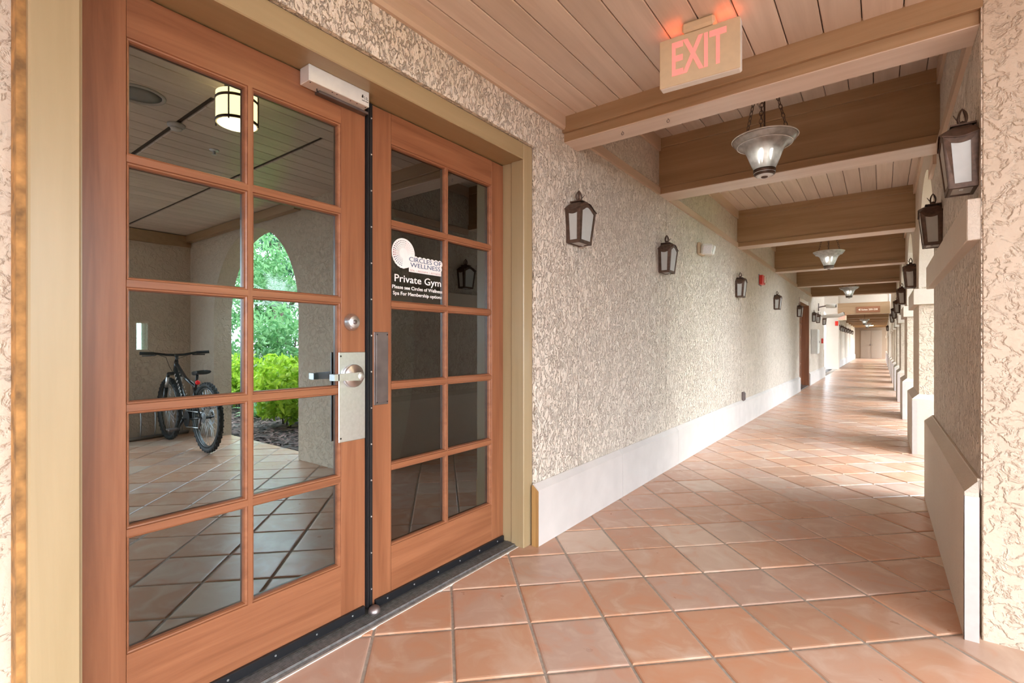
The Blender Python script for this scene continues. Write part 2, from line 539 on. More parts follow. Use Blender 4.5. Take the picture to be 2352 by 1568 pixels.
for i in range(-22, 170):
    for j in range(-22, 170):
        a, b2 = TA+(i+.5)*TILE, TB+(j+.5)*TILE
        x, y = (a-b2)/2**.5, (a+b2)/2**.5
        if x < -2.2 or y < -4.9 or y > YEND+.3 or (y > 2.9 and x > 1.1) or x > 4.0: continue
        poly = [((a+da-b2-db)/2**.5, (a+da+b2+db)/2**.5) for da, db in ((-h,-h),(h,-h),(h,h),(-h,h))]
        full = poly
        xmin = -1.618 if y < 2.35 else -1.54
        poly = clip(poly, -1, 0, -xmin); poly = clip(poly, 0, -1, 4.55); poly = clip(poly, 0, 1, YEND)
        if y > 2.78 - .22 and x < .78 - .1: poly = clip(poly, 1, 0, .77)
        elif poly:
            poly = clip(poly, 0, 1, 2.775); poly = clip(poly, 1, 0, 3.66)
        if len(poly) < 3 or area(poly) < .0012: continue
        # depth in the camera and in the mirror of the door panes
        zc = -math.sin(YAW)*x + math.cos(YAW)*y
        seen = zc > .3 and abs(math.cos(YAW)*x+math.sin(YAW)*y)/max(zc,.01) < 1.1
        xm = 2*-1.745-x; zm = -math.sin(YAW)*xm + math.cos(YAW)*y
        um = (math.cos(YAW)*xm+math.sin(YAW)*y)/zm
        sm = (-.83 < um < -.05) and x > -1.0
        sc = (1/zc if seen and y > .3 else 0)
        sc = max(sc, .8/zm if sm and zm > 0 else 0)
        cand.append((-sc, x, y, poly, len(poly) == 4 and area(poly) > .99*(2*h)**2))
cand.sort(key=lambda t: t[0])
sq = MB(); tile_mb([(-h,-h),(h,-h),(h,h),(-h,h)], sq); sqm = sq.mesh('tile'); fixnormals(sqm); sqm.materials.append(M['tile'])
rest = MB()
for k, (s, x, y, poly, whole) in enumerate(cand):
    dz = random.uniform(-.0012, .0012)
    if k < 298:
        if whole:
            o = bpy.data.objects.new('tile', sqm); COL.objects.link(o); o.parent = floor
            o.location = (x, y, dz); o.rotation_euler = (random.uniform(-.003,.003), random.uniform(-.003,.003), PI/4)
        else:
            mb = MB(); tile_mb(poly, mb, dz); obj('tile', mb, M['tile'], floor)
    else:
        tile_mb(poly, rest, dz)
o = obj('distant_tiles', rest, M['tile'], floor); o['kind'] = 'stuff'

# ------------------------------------------------------------------ door wall (left)
wall_left = struct('wall_left', MB()
    .box(-2.0, XW-.02, 2.30, 13.48, 0, 3.1).box(-2.0, XW-.02, 15.36, 19.9, 0, 3.1).box(-2.0, XW-.02, 13.48, 15.36, 2.2, 3.1)
    .box(-2.0, XW-.02, .22, 2.30, 2.24, 3.1).box(-2.0, -1.70, -4.6, .226, 0, 3.1), simple('joint_backing', (.12,.075,.045), .9))
joints = [2.30, 2.776, 4.39, 7.34, 10.2, 13.48]
for a, b in zip(joints[:-1], joints[1:]):
    z0 = 0
    obj('wall_panel', MB().box(XW-.021, XW, a+.005 if a > 2.31 else 2.284, b-.005 if b < 13.4 else b, z0, 3.05, .002), M['stucco'], wall_left)
obj('wall_panel', MB().box(XW-.021, XW, 15.36, 19.9, 0, 3.05), M['stucco'], wall_left)
obj('wall_panel', MB().box(XW-.021, XW, 13.48, 15.36, 2.2, 3.05), M['stucco'], wall_left)
obj('wall_panel', MB().box(XW-.021, XW, -.3, 2.284, 2.235, 2.56), M['stucco'], wall_left)
obj('wall_panel', MB().box(-1.70, -1.665, -4.5, .236, 0, 2.56), M['stucco_pier'], wall_left)
obj('wall_panel', MB().box(-1.70, XW, -4.5, -.3, 2.235, 2.56), M['stucco'], wall_left)
# ledge moulding along the corridor wall, crown boards under both ceilings
for k, (a, b) in enumerate(zip([2.77]+[v+.25 for v in BEAMS], BEAMS+[COURT0])):
    t = struct('trim_%d' % (k+1), MB().prism([(XW-.01, 2.43),(XW+.018, 2.43),(XW+.018, 2.492),(XW-.01, 2.506)], 'y', a, b), M['trimwood'])
struct('trim_7', MB().prism([(XW-.01, 2.432),(XW+.016, 2.432),(XW+.024, 2.448),(XW+.024, 2.512),(XW-.01, 2.512)], 'y', -4.5, 2.585), M['trimwood'])
for k, (a, b) in enumerate(zip([2.77]+[v+.25 for v in BEAMS], BEAMS+[COURT0])):
    struct('trim_%d' % (k+8), MB().box(XW-.01, XW+.022, a, b, 2.81, 2.925), M['trimwood'])
    struct('trim_%d' % (k+20), MB().box(XP-.022, XP+.01, a, b, 2.81, 2.925), M['trimwood'])

# stone skirting in slabs with a chamfered top
bb = struct('baseboard_left')
def skirting(parent, ys, x, back, mirror=False, hh=.345, fz=.312, mat='stone'):
    for a, b in zip(ys[:-1], ys[1:]):
        poly = [(back, 0), (x, 0), (x, fz), (x+(back-x)*.75, hh), (back, hh)]
        obj('skirting_slab', MB().prism(poly, 'y', a+.0015, b-.0015), M[mat], parent)
ys = [2.27, 3.385] + [3.385+1.24*i for i in range(1, 8)] + [13.42]
skirting(bb, ys, -1.522, XW-.005)
skirting(bb, [15.42, 16.6, 17.8, 19.0, 19.9], -1.522, XW-.005)
obj('end_piece', MB().prism([(XW-.003, 0), (-1.522, 0), (-1.522, .306), (XW-.003, .338)], 'y', 2.255, 2.2705),
    wood('stained_oak_end', (.26,.13,.04), (.42,.24,.09), 'z', .8, rough=.4), bb)

# ------------------------------------------------------------------ door casing
tr = struct('trim_40', MB().box(-1.66, -1.573, .234, .328, 0, 2.235, .004), M['casing'])
struct('trim_41', MB().box(-1.66, -1.573, 2.199, 2.284, 0, 2.235, .004), M['casing'])
struct('trim_42', MB().box(-1.66, -1.573, .328, 2.199, 2.145, 2.235, .004), M['casing_h'])
struct('trim_43', MB().box(-1.80, -1.588, .25, .333, 0, 2.152), M['casing'])
struct('trim_44', MB().box(-1.80, -1.588, 2.206, 2.29, 0, 2.152), M['casing'])
struct('trim_45', MB().box(-1.80, -1.588, .30, 2.25, 2.1455, 2.25), M['casing_h'])
# brown sealant where the left casing meets the stucco
struct('trim_46', MB().box(-1.70, -1.60, .218, .2345, 0, 2.24), simple('brown_sealant', (.34,.17,.05), .7, var=.5, vscale=25))

# ------------------------------------------------------------------ door leaves
GZ = [(.251+.3572*i, .251+.3572*i+.3172) for i in range(5)]
def pane_bead(y0, y1, z0, z1):
    prof = [(0, XL), (.002, XL-.005), (.006, XL-.006), (.009, XL-.012), (.010, XL-.024)]
    vs = []; fs = []
    e = .010
    for (d, x) in prof:
        for (y, z) in ((y0-e+d, z0-e+d), (y1+e-d, z0-e+d), (y1+e-d, z1+e-d), (y0-e+d, z1+e-d)):
            vs.append((x, y, z))
    for r in range(len(prof)-1):
        for i in range(4):
            fs.append((r*4+i, r*4+(i+1) % 4, (r+1)*4+(i+1) % 4, (r+1)*4+i))
    return MB().add(vs, fs)
def leaf(name, ya, yb, cols):
    d = struct(name)
    x0, x1 = XL-.045, XL
    e = .010
    obj('stile', MB().box(x0, x1, ya, cols[0][0]-e, .024, 2.14, .002), M['door_v'], d)
    obj('stile', MB().box(x0, x1, cols[1][1]+e, yb, .024, 2.14, .002), M['door_v'], d)
    yi0, yi1 = cols[0][0]-e, cols[1][1]+e
    obj('rail', MB().box(x0, x1, yi0, yi1, .024, GZ[0][0]-e), M['door_h'], d)
    obj('rail', MB().box(x0, x1, yi0, yi1, GZ[4][1]+e, 2.14), M['door_h'], d)
    obj('muntin', MB().box(x0, x1, cols[0][1]+e, cols[1][0]-e, GZ[0][0]-e, GZ[4][1]+e), M['door_v'], d)
    for i in range(4):
        for (c0, c1) in cols:
            obj('muntin', MB().box(x0, x1, c0-e, c1+e, GZ[i][1]+e, GZ[i+1][0]-e), M['door_h'], d)
    for (z0, z1) in GZ:
        for (c0, c1) in cols:
            p = obj('pane', MB().box(XL-.026, XL-.0245, c0-.004, c1+.004, z0-.004, z1+.004), M['pane'], d)
            obj('glazing_bead', pane_bead(c0, c1, z0, z1), M['door_h'], p, recalc=False)
    obj('sweep', MB().box(XL, XL+.014, ya+.01, yb-.01, .012, .045, .002), M['black'], d)
    sc = MB()
    for k in range(6):
        sc.lathe([(.004,0),(.003,.002)], (XL+.014, ya+.07+k*(yb-ya-.14)/5, .03), 8, 'x')
    o = obj('screws', sc, M['steel'], d); o['kind'] = 'stuff'
    return d
d1 = leaf('door_1', .338, 1.268, [(.468, .784), (.819, 1.143)])
d2 = leaf('door_2', 1.303, 2.204, [(1.414, 1.743), (1.768, 2.090)])
# weather strip on the meeting edge, with its screws
ast = obj('astragal', MB().box(XL-.03, XL+.004, 1.2695, 1.301, .03, 2.138).box(XL, XL+.011, 1.272, 1.279, .03, 2.138).box(XL, XL+.008, 1.284, 1.299, .03, 2.138), M['black'], d2)
sc = MB()
for k in range(14): sc.lathe([(.004,0),(.003,.003)], (XL+.008, 1.2925, .1+k*.152), 8, 'x')
o = obj('screws', sc, M['steel'], ast); o['kind'] = 'stuff'
# lever set
lp = obj('lock_plate', MB().box(XL, XL+.004, 1.141, 1.266, .736, 1.096, .003), M['steel'], d1)
sc = MB()
for z in (.752, 1.08): sc.lathe([(.004,0),(.003,.0015)], (XL+.004, 1.150, z), 8, 'x')
obj('screws', sc, M['black'], lp)
lv = obj('lever', MB().lathe([(.0465,0),(.0465,.012),(.043,.018),(.012,.02),(.012,.05),(.0,.052)], (XL+.004, 1.204, 1.0), 32, 'x'), M['steel'], d1)
hp = MB()
hp.lathe([(.0165,0),(.0165,.012),(.014,.0145),(0,.0145)], (XL+.05, 1.204, 1.0), 20, 'x')
hp.prism([(1.204, .9835), (1.204, 1.0165), (1.10, 1.013), (1.10, .987)], 'x', XL+.05, XL+.0635)
hp.prism([(1.104, .987), (1.104, 1.013), (1.083, 1.012), (1.083, .988)], 'x', XL+.03, XL+.0635)
obj('grip', hp, M['steel'], lv)
bolt = obj('deadbolt', MB().lathe([(.034,0),(.034,.008),(.025,.024),(.0235,.026),(0,.026)], (XL, 1.2, 1.217), 28, 'x'), M['steel'], d1)
obj('keyhole', MB().lathe([(.0095,0),(.0095,.002),(0,.0022)], (XL+.0262, 1.2, 1.217), 16, 'x').box(XL+.0275, XL+.0288, 1.198, 1.202, 1.208, 1.226), M['steel_dark'], bolt)
# push plate with a beaded edge
pp = obj('push_plate', MB().box(XL, XL+.003, 1.311, 1.386, .868, 1.18, .002).box(XL, XL+.0055, 1.315, 1.319, .872, 1.176).box(XL+.003, XL+.0045, 1.322, 1.383, .875, 1.173, .001), M['steel_dark'], d2)
sc = MB()
for y in (1.326, 1.38):
    for z in (.879, 1.169): sc.lathe([(.0035,0),(.002,.002)], (XL+.0045, y, z), 8, 'x')
o = obj('screws', sc, M['black'], pp); o['kind'] = 'stuff'

# ------------------------------------------------------------------ lettering helper
def text_mesh(s, size, spacing=1.0, align='LEFT', bold=0.0, ext=.0004):
    cu = bpy.data.curves.new('lettering', 'FONT')
    cu.body = s; cu.size = size; cu.space_character = spacing; cu.align_x = align
    cu.extrude = ext; cu.offset = bold; cu.resolution_u = 3
    o = bpy.data.objects.new('lettering', cu); COL.objects.link(o)
    dg = bpy.context.evaluated_depsgraph_get()
    me = bpy.data.meshes.new_from_object(o.evaluated_get(dg))
    bpy.data.objects.remove(o)
    return me
def place_text(name, s, y0, y1, z, mat, x, parent, hscale=None, size=.03, spacing=1.0, bold=0.0):
    """text on a plane facing +X, reading towards +Y, fitted between y0 and y1"""
    me = text_mesh(s, size, spacing, 'LEFT', bold)
    xs = [v.co.x for v in me.vertices]; w = max(xs)-min(xs); mn = min(xs)
    k = (y1-y0)/w
    for v in me.vertices:
        px, py, pz = v.co
        v.co = (x+pz, y0+(px-mn)*k, z+py)
    me.materials.append(mat)
    o = bpy.data.objects.new(name, me); COL.objects.link(o); o.parent = parent
    return o
# decal on the right leaf, second pane from the top
XD = XL-.0242
vin = simple('white_vinyl', (.78,.76,.74), .5)
navy = simple('navy_print', (.06,.09,.17), .5)
rose = simple('rose_print', (.55,.32,.30), .5)
grey = simple('grey_print', (.62,.62,.62), .5)
teal = simple('teal_print', (.12,.30,.42), .5)
maroon = simple('maroon_print', (.28,.06,.08), .5)
decal = tag(obj('window_decal', MB(), vin), 'white gym lettering and dotted circle logo on the right door pane', 'decal')
dm = MB()
DK = [0]
def disc(mb, y, z, r, x0, x1, n=40):
    DK[0] += 1                                    # each cut a hair prouder, so no two faces coincide
    x1 += (DK[0] % 40)*6e-6
    mb.lathe([(r, 0), (r, x1-x0)], (x0, y, z), n, 'x', False)
LY, LZ = 1.494, 1.543
disc(dm, LY, LZ, .068, XD, XD+.0006)
for k in range(6):
    t = PI*1.10 + k*.25
    disc(dm, LY+.053*math.cos(t), LZ+.054*math.sin(t), .0165, XD, XD+.0006, 20)
for k in range(8):
    disc(dm, 1.542+k*.0262, 1.522, .017, XD, XD+.0006, 16)
    disc(dm, 1.542+k*.0258, 1.497, .016, XD, XD+.0006, 16)
dm.box(XD, XD+.00055, 1.526, 1.734, 1.4625, 1.522)
decal.data = dm.mesh('window_decal'); decal.data.materials.append(vin)
for (ring, rr, nn, r0, r1) in ((0,.0575,34,.0031,.0013),(1,.0485,34,.0026,.0011),(2,.0405,34,.0020,.0009),(3,.0345,34,.0015,.0008),(4,.0295,34,.0011,.0007),(5,.0255,34,.0008,.0006)):
    for cname, mt, a0, a1 in (('black_dots', M['black'], 78, 172), ('maroon_dots', maroon, 172, 205), ('navy_dots', navy, 205, 262), ('rose_dots', rose, -15, 78)):
        mb = MB()
        k = a0
        while k < a1:
            t = math.radians(k); f = (abs(k-195)/200.0)
            yy, zz = LY+rr*math.cos(t), LZ+rr*math.sin(t)
            if not (yy > 1.522 and zz < 1.54): disc(mb, yy, zz, r0+(r1-r0)*min(1, f), XD+.0009, XD+.0011, 8)
            k += 360.0/nn
        if mb.v:
            o = obj(cname, mb, mt, decal); o['kind'] = 'stuff'
place_text('lettering', 'CIRCLES OF', 1.527, 1.732, 1.5115, navy, XD+.0014, decal, size=.030)
place_text('lettering', 'WELLNESS', 1.534, 1.727, 1.4865, navy, XD+.0014, decal, size=.029)
place_text('lettering', 'SPA \u2022 MEDSPA \u2022 FITNESS', 1.532, 1.728, 1.4665, rose, XD+.0014, decal, size=.0115, spacing=1.1)
place_text('lettering', 'Private Gym', 1.442, 1.732, 1.411, vin, XD+.0008, decal, size=.047, bold=.0003)
place_text('lettering', 'Please see Circles of Wellness', 1.429, 1.7405, 1.379, vin, XD+.0008, decal, size=.0225, bold=.0003)
place_text('lettering', 'Spa For Membership options', 1.433, 1.737, 1.351, vin, XD+.0008, decal, size=.0225, bold=.0003)

# ------------------------------------------------------------------ magnetic lock box under the head casing
t = thing('lock_box', 'white magnetic lock box under the door head casing', 'door hardware', (0,0,0))
bx = obj('housing', MB().box(-1.716, -1.655, .978, 1.24, 2.085, 2.1455, .002), simple('brushed_aluminium', (.78,.78,.76), .3, .35), t)
sc = MB()
for y in (.99, 1.08, 1.10, 1.16, 1.19, 1.23): sc.lathe([(.0026,0),(.002,-.001)], (-1.667, y, 2.085), 8, 'z')
o = obj('screws', sc, M['black'], t); o['kind'] = 'stuff'
obj('cable_clip', MB().tube([(-1.69, 1.03, 2.087), (-1.688, 1.03, 2.076), (-1.682, 1.032, 2.07)], .002, 6), M['black'], t)
obj('strike', MB().box(-1.72, -1.69, 1.04, 1.262, 2.075, 2.0845, .001), M['steel_dark'], t)
lab = MB()
def bars(mb, z, y0, y1, hgt, n):
    w = (y1-y0)/n
    for k in range(n):
        if random.random() < .85: mb.box(-1.6555, -1.6545, y0+k*w, y0+k*w+w*.6, z, z+hgt*random.uniform(.7, 1))
bars(lab, 2.116, 1.213, 1.231, .0035, 7); bars(lab, 2.110, 1.213, 1.235, .003, 9); bars(lab, 2.1005, 1.205, 1.219, .004, 6); bars(lab, 2.1005, 1.221, 1.236, .004, 6)
lab.lathe([(.004, 0), (.004, .001)], (-1.6555, 1.2075, 2.116), 12, 'x')
lab.lathe([(.003, 0), (.003, .001)], (-1.6555, 1.2085, 2.122), 12, 'x')
obj('printed_mark', lab, M['black'], t)

# ------------------------------------------------------------------ threshold
th = struct('trim_50', MB().box(-1.80, -1.70, .33, 2.206, -.02, .012).prism([(-1.70, -.01), (-1.617, -.01), (-1.617, .0005), (-1.628, .006), (-1.70, .0085)], 'y', .33, 2.206), M['thresh'])
for k in range(8):
    x = -1.634 - k*.0082
    obj('rib', MB().prism([(x-.0026, .004), (x+.0026, .004), (x+.0016, .0145), (x-.0016, .0145)], 'y', .33, 2.206), M['thresh'], th)
obj('edge_strip', MB().box(-1.6175, -1.609, .33, 2.206, -.01, .003), simple('mortar_line', (.52,.49,.45), .8), th)
tag(obj('door_stop', MB().lathe([(.026,0),(.0255,.012),(.021,.024),(.012,.031),(0,.033)], (-1.685, 1.288, .009), 24), M['steel_dark']),
    'dark domed door stop on the threshold between the two leaves', 'door stop')

# ------------------------------------------------------------------ gym seen through the glass
struct('wall_gym', MB().box(-6.7, -6.5, -3, 1.80, 0, 2.7).box(-6.7, -6.5, 1.92, 7, 0, 2.7).box(-6.7, -6.5, 1.80, 1.92, 0, 1.05).box(-6.7, -6.5, 1.80, 1.92, 1.37, 2.7)
       .box(-6.7, -2.0, 6.9, 7.1, 0, 2.7).box(-6.7, -2.0, -3.1, -2.9, 0, 2.7).box(-2.0, -1.85, -2.9, .2, 0, 2.7).box(-2.0, -1.98, 2.3, 6.9, 0, 2.7).box(-2.0, -1.85, .2, 2.3, 2.25, 2.7), M['inwall'])
struct('floor_gym', MB().box(-6.7, -1.81, -3, 7, -.03, 0.0), M['infloor'])
struct('ceiling_gym', MB().box(-6.7, -1.76, -3, 7, 2.7, 2.8), M['inwall'])
o = struct('window_1', MB().ring([(-6.49,1.795,1.045),(-6.49,1.925,1.045),(-6.49,1.925,1.375),(-6.49,1.795,1.375)], [(-6.49,1.81,1.065),(-6.49,1.91,1.065),(-6.49,1.91,1.355),(-6.49,1.81,1.355)], (.02,0,0)), M['white'])
obj('pane', MB().box(-6.56, -6.555, 1.80, 1.92, 1.05, 1.37), glass_mat('clear_glass', .04, (.9,.95,.92)), o)

# ------------------------------------------------------------------ vestibule ceiling
cv = struct('ceiling', MB().box(-1.9, 3.9, -4.6, 2.77, ZV+.012, ZV+.12), M['gap'])
x = -1.60
edges = [-1.60]
while edges[-1] < 3.66: edges.append(edges[-1]+.1395)
off = -1.46 - edges[1]
segs = [(-4.55, -2.4), (-2.395, -.6), (-.595, 1.185), (1.215, 1.86), (1.89, 2.60)]
for a, b in zip(edges[:-1], edges[1:]):
    a += off; b += off
    for (s0, s1) in (segs if a > -.56 else [(-4.55, -.6), (-.595, 2.60)]):
        obj('plank', MB().box(a+.002, b-.002, s0, s1, ZV, ZV+.02, .0035), M['plank'], cv)

# first beam, closing the vestibule
struct('beam', MB().box(XW-.01, .306, 2.60, 2.77, 2.365, 3.05, .004).box(XW-.01, 3.7, 2.578, 2.64, 2.417, 2.53, .003), M['beam'])
obj('soffit_sheen_board', MB().box(XW-.005, .305, 2.603, 2.767, 2.3615, 2.368), M['lit_soffit'], bpy.data.objects['beam'])  # thin board added so the beam's underside looks lit
for (hx, nm) in ((-1.198, 'left'), (-.931, 'right')):
    pts = [(hx, 2.66, 2.366), (hx, 2.66, 2.356)] + [(hx+.007*math.sin(t), 2.66, 2.348+.008*math.cos(t)) for t in [k*PI/6 for k in range(12)]]
    tag(obj('screw_eye', MB().tube(pts, .0016, 6), M['steel_dark']),
        'small metal screw eye under the first beam, %s' % ('nearer the door wall' if nm == 'left' else 'nearer the hanging lamp'), 'hook', 'screw eyes under the first beam')

# ------------------------------------------------------------------ corridor ceiling and beams
cc = struct('ceiling_corridor', MB().box(-1.9, .9, 2.77, COURT0, ZC+.012, ZC+.15), M['gap'])
bays = list(zip([2.77]+[v+.25 for v in BEAMS], BEAMS+[COURT0]))
for (a, b) in bays:
    x = -1.575
    while x < .32:
        obj('plank', MB().box(x+.002, x+.1375, a-.02, b+.02, ZC, ZC+.02, .0035), M['plank'], cc)
        x += .1395
for v in BEAMS:
    mb = MB().box(XW-.01, XP+.01, v+.016, v+.234, 2.47, 3.0, .003)
    mb.box(XW-.01, XP+.01, v, v+.25, 2.435, 2.49, .003)
    mb.box(XW-.01, XP+.01, v, v+.25, 2.838, 2.93, .003)
    bo = struct('beam', mb, M['beam'])
    obj('soffit_sheen_board', MB().box(XW-.005, XP+.005, v+.003, v+.247, 2.4315, 2.438), M['lit_soffit'], bo)

# ------------------------------------------------------------------ arcade piers, arches
def pier(y0, y1, x1, first=False):
    p = struct('column', MB().box(XP, x1, y0+(.036 if first else .045), y1-.045, -.02, 3.05, .003), M['stucco_pier'])
    if first: obj('render_coat', MB().box(XP-.004, XP+.004, y0+.04, y1-.05, .55, 2.93), M['stucco'], p)
    # plinth with chamfered top
    xo = .255
    yo0, yo1 = y0, y1
    xr = x1 + .05 if not first else XP-.014
    vs = []
    for (zz, d) in ((-.02, 0), (.565, 0), (.612, .052)):
        vs += [(xo+d, yo0+d*.86, zz), (xr-(d if not first else 0), yo0+d*.86, zz), (xr-(d if not first else 0), yo1-d*.86, zz), (xo+d, yo1-d*.86, zz)]
    fs = [(8,9,10,11), (3,2,1,0)]
    for r in range(2):
        fs += [(r*4+i, r*4+(i+1) % 4, (r+1)*4+(i+1) % 4, (r+1)*4+i) for i in range(4)]
    obj('plinth', MB().add(vs, fs), M['stucco_smooth'], p)
    obj('corner_guard', MB().box(xo-.002, xo+.042, yo0-.002, yo0+.0, 0, .55).box(xo-.002, xo, yo0-.002, yo0+.012, 0, .55), M['guard'], p)
    # impost band
    bx1 = x1+.045 if not first else XP+.01
    obj('impost', MB().box(.266, bx1, y0+(.042 if first else .005), y1-.002, 1.53, 1.69, .003), M['stucco_smooth'], p)
    return p
M['guard'] = simple('grey_corner_guard', (.56,.50,.48), .35, .2)
for k, (a, b) in enumerate(PIERS): pier(a, b, 1.06 if k == 0 else .72, k == 0)
far = 27.0; FARP = []
while far < YEND-1:
    pier(far, far+1.05, .72); FARP.append((far, far+1.05)); far += 2.8
struct('eave_blocker', MB().box(.68, 2.1, 3.3, YEND, 2.95, 3.08), M['trimwood'])  # eave added to hold back sky light from the arches
wall_right = struct('wall_right')
def arch_x(y0, y1, zs, ztop, x0, x1, n=20):
    """wall above an arch, spanning y"""
    r = (y1-y0)/2; c = (y0+y1)/2
    pts = [(c - r*math.cos(PI*k/n), zs + r*math.sin(PI*k/n)) for k in range(n+1)]
    mb = MB()
    vs = []
    for xx in (x0, x1):
        vs += [(xx, y, z) for (y, z) in pts] + [(xx, y, ztop) for (y, z) in pts]
    m_ = n+1; fs = []
    for k in range(n):
        fs += [(k, k+1, m_+k+1, m_+k), (2*m_+k, 3*m_+k, 3*m_+k+1, 2*m_+k+1), (k, 2*m_+k, 2*m_+k+1, k+1), (m_+k, m_+k+1, 3*m_+k+1, 3*m_+k)]
    return mb.add(vs, fs, True)
def flat_obj(name, mb, mat, parent):
    o = obj(name, mb, mat, parent)
    for p in o.data.polygons: p.use_smooth = False
    return o
for (a, b), (c, d) in zip(PIERS[:-1], PIERS[1:]):
    if b > 16: zt = 2.95
    else: zt = 3.05
    flat_obj('arch_wall', arch_x(b-.047, c+.047, 1.685, zt, XP, .70), M['stucco_smooth'], wall_right)
for (a, b), (c, d) in zip(FARP[:-1], FARP[1:]):
    flat_obj('arch_wall', arch_x(b-.047, c+.047, 1.685, 2.9, XP, .70, 12), M['stucco_smooth'], wall_right)
# ledge mouldings on the arcade side (over the first two bays of wall)
struct('trim_51', MB().prism([(XP+.01, 2.37),(XP-.024, 2.37),(XP-.024, 2.435),(XP+.01, 2.455)], 'y', 2.77, 4.19), M['trimwood'])
struct('trim_52', MB().prism([(XP+.01, 2.37),(XP-.024, 2.37),(XP-.024, 2.435),(XP+.01, 2.455)], 'y', 4.46, 4.86), M['trimwood'])
# vestibule end wall with the garden arch, and far wall beside the bike rack
def arch_y(x0, x1, zs, ztop, y0, y1, n=24):
    mb = arch_x(x0, x1, zs, ztop, y0, y1, n)
    mb.v = [(b, a, c) for (a, b, c) in mb.v]
    return mb
wf = struct('wall_garden', MB().box(2.965, 3.9, 2.577, 2.78, -.05, 3.0), M['stucco_pier'])
flat_obj('arch_wall', arch_y(1.055, 2.967, 1.43, 3.0, 2.577, 2.78), M['stucco_pier'], wf)
struct('wall_rear_blocker', MB().box(-1.9, .1, -4.8, -4.55, -.05, 3.0).box(2.9, 3.9, -4.8, -4.55, -.05, 3.0).box(.1, 2.9, -4.8, -4.55, 2.3, 3.0), M['stucco_pier'])  # unseen wall added to cut light from behind, middle left open
struct('wall_rack', MB().box(3.66, 3.9, 1.35, 2.58, -.05, 3.0), M['stucco_pier'])
struct('trim_53', MB().box(3.60, 3.665, 1.35, 2.56, 2.36, 2.5).box(1.0, 3.6, 2.50, 2.565, 2.42, 2.505), M['beam'])

# ------------------------------------------------------------------ court and far corridor
struct('ceiling_court_blocker', MB().box(-6, .9, COURT0-.05, COURT1+.3, 3.72, 3.85).box(-1.9, .9, COURT0-.05, COURT0, 2.95, 3.75), M['stucco_smooth'])  # roof added over the court to dim it
struct('wall_court_blocker', MB().box(-2.75, -2.5, 19.9, 24.4, 0, 3.75).box(-2.6, -1.9, 19.7, 19.9, 0, 3.75), M['stucco_smooth'])  # unseen wall added to stop light from the court's left gap
wc = struct('wall_portal', MB().box(-1.95, -1.50, COURT1-.1, COURT1+.5, 0, 3.7).box(-6, -2.6, COURT1-.1, COURT1+.3, 0, 3.7).box(-1.52, .9, COURT1-.05, COURT1+.4, 2.9, 3.7).box(.27, .95, COURT1-.1, COURT1+.5, 0, 3.7), M['stucco_smooth'])
flat_obj('arch_wall', arch_y(-2.6, -1.95, 2.35, 3.7, COURT1-.1, COURT1+.3, 12), M['stucco_smooth'], wc)
struct('beam', MB().box(-1.52, .3, COURT1-.12, COURT1+.2, 2.40, 2.9), M['beam'])
struct('ceiling_far', MB().box(-1.9, .9, COURT1+.2, YEND+.2, 2.62, 2.75), M['trimwood'])
y = COURT1+2.6
while y < YEND-.5:
    struct('beam', MB().box(XW-.05, XP+.02, y, y+.25, 2.33, 2.63, .003), M['beam']); y += 2.75
struct('wall_far_left', MB().box(-2.0, -1.60, COURT1+.4, YEND, 0, 2.7), M['stucco_smooth'])
bf = struct('baseboard_far')
skirting(bf, [COURT1+.5+2.4*i for i in range(9)], -1.56, -1.61)
struct('wall_end', MB().box(-2.2, .9, YEND, YEND+.2, 0, 2.8), simple('end_wall_paint', (.27,.19,.13), .7))
dd = struct('door_9', MB().box(-1.25, .05, YEND-.03, YEND+.01, 0, 2.15, .005), simple('beige_door', (.29,.225,.175), .5))
obj('door_leaf', MB().box(-1.22, -.61, YEND-.045, YEND-.03, .02, 2.12).box(-.59, .02, YEND-.045, YEND-.03, .02, 2.12), simple('beige_door_leaf', (.31,.245,.195), .5), dd)
obj('handle', MB().tube([(-.65, YEND-.07, .98), (-.65, YEND-.07, 1.1)], .025, 8).box(-.55, -.52, YEND-.08, YEND-.04, 1.0, 1.06), M['steel_dark'], dd)

# far door on the door wall: the same pair of leaves in a recess
def far_leaf(src, name, dy):
    r = dup(src, (0.0, dy, 0)); r.name = name
    return r
far_leaf(d1, 'door_3', 13.21)
far_leaf(d2, 'door_4', 13.14)
struct('trim_60', MB().box(-1.79, XW+.006, 13.44, 13.535, 0, 2.235), M['door_v'])
struct('trim_61', MB().box(-1.79, XW+.006, 15.345, 15.43, 0, 2.235), M['door_v'])
struct('trim_62', MB().box(-1.79, XW+.002, 13.535, 15.345, 2.145, 2.235), M['casing_h'])
struct('trim_63', MB().box(-1.80, -1.56, 13.535, 15.345, -.01, .01), M['thresh'])

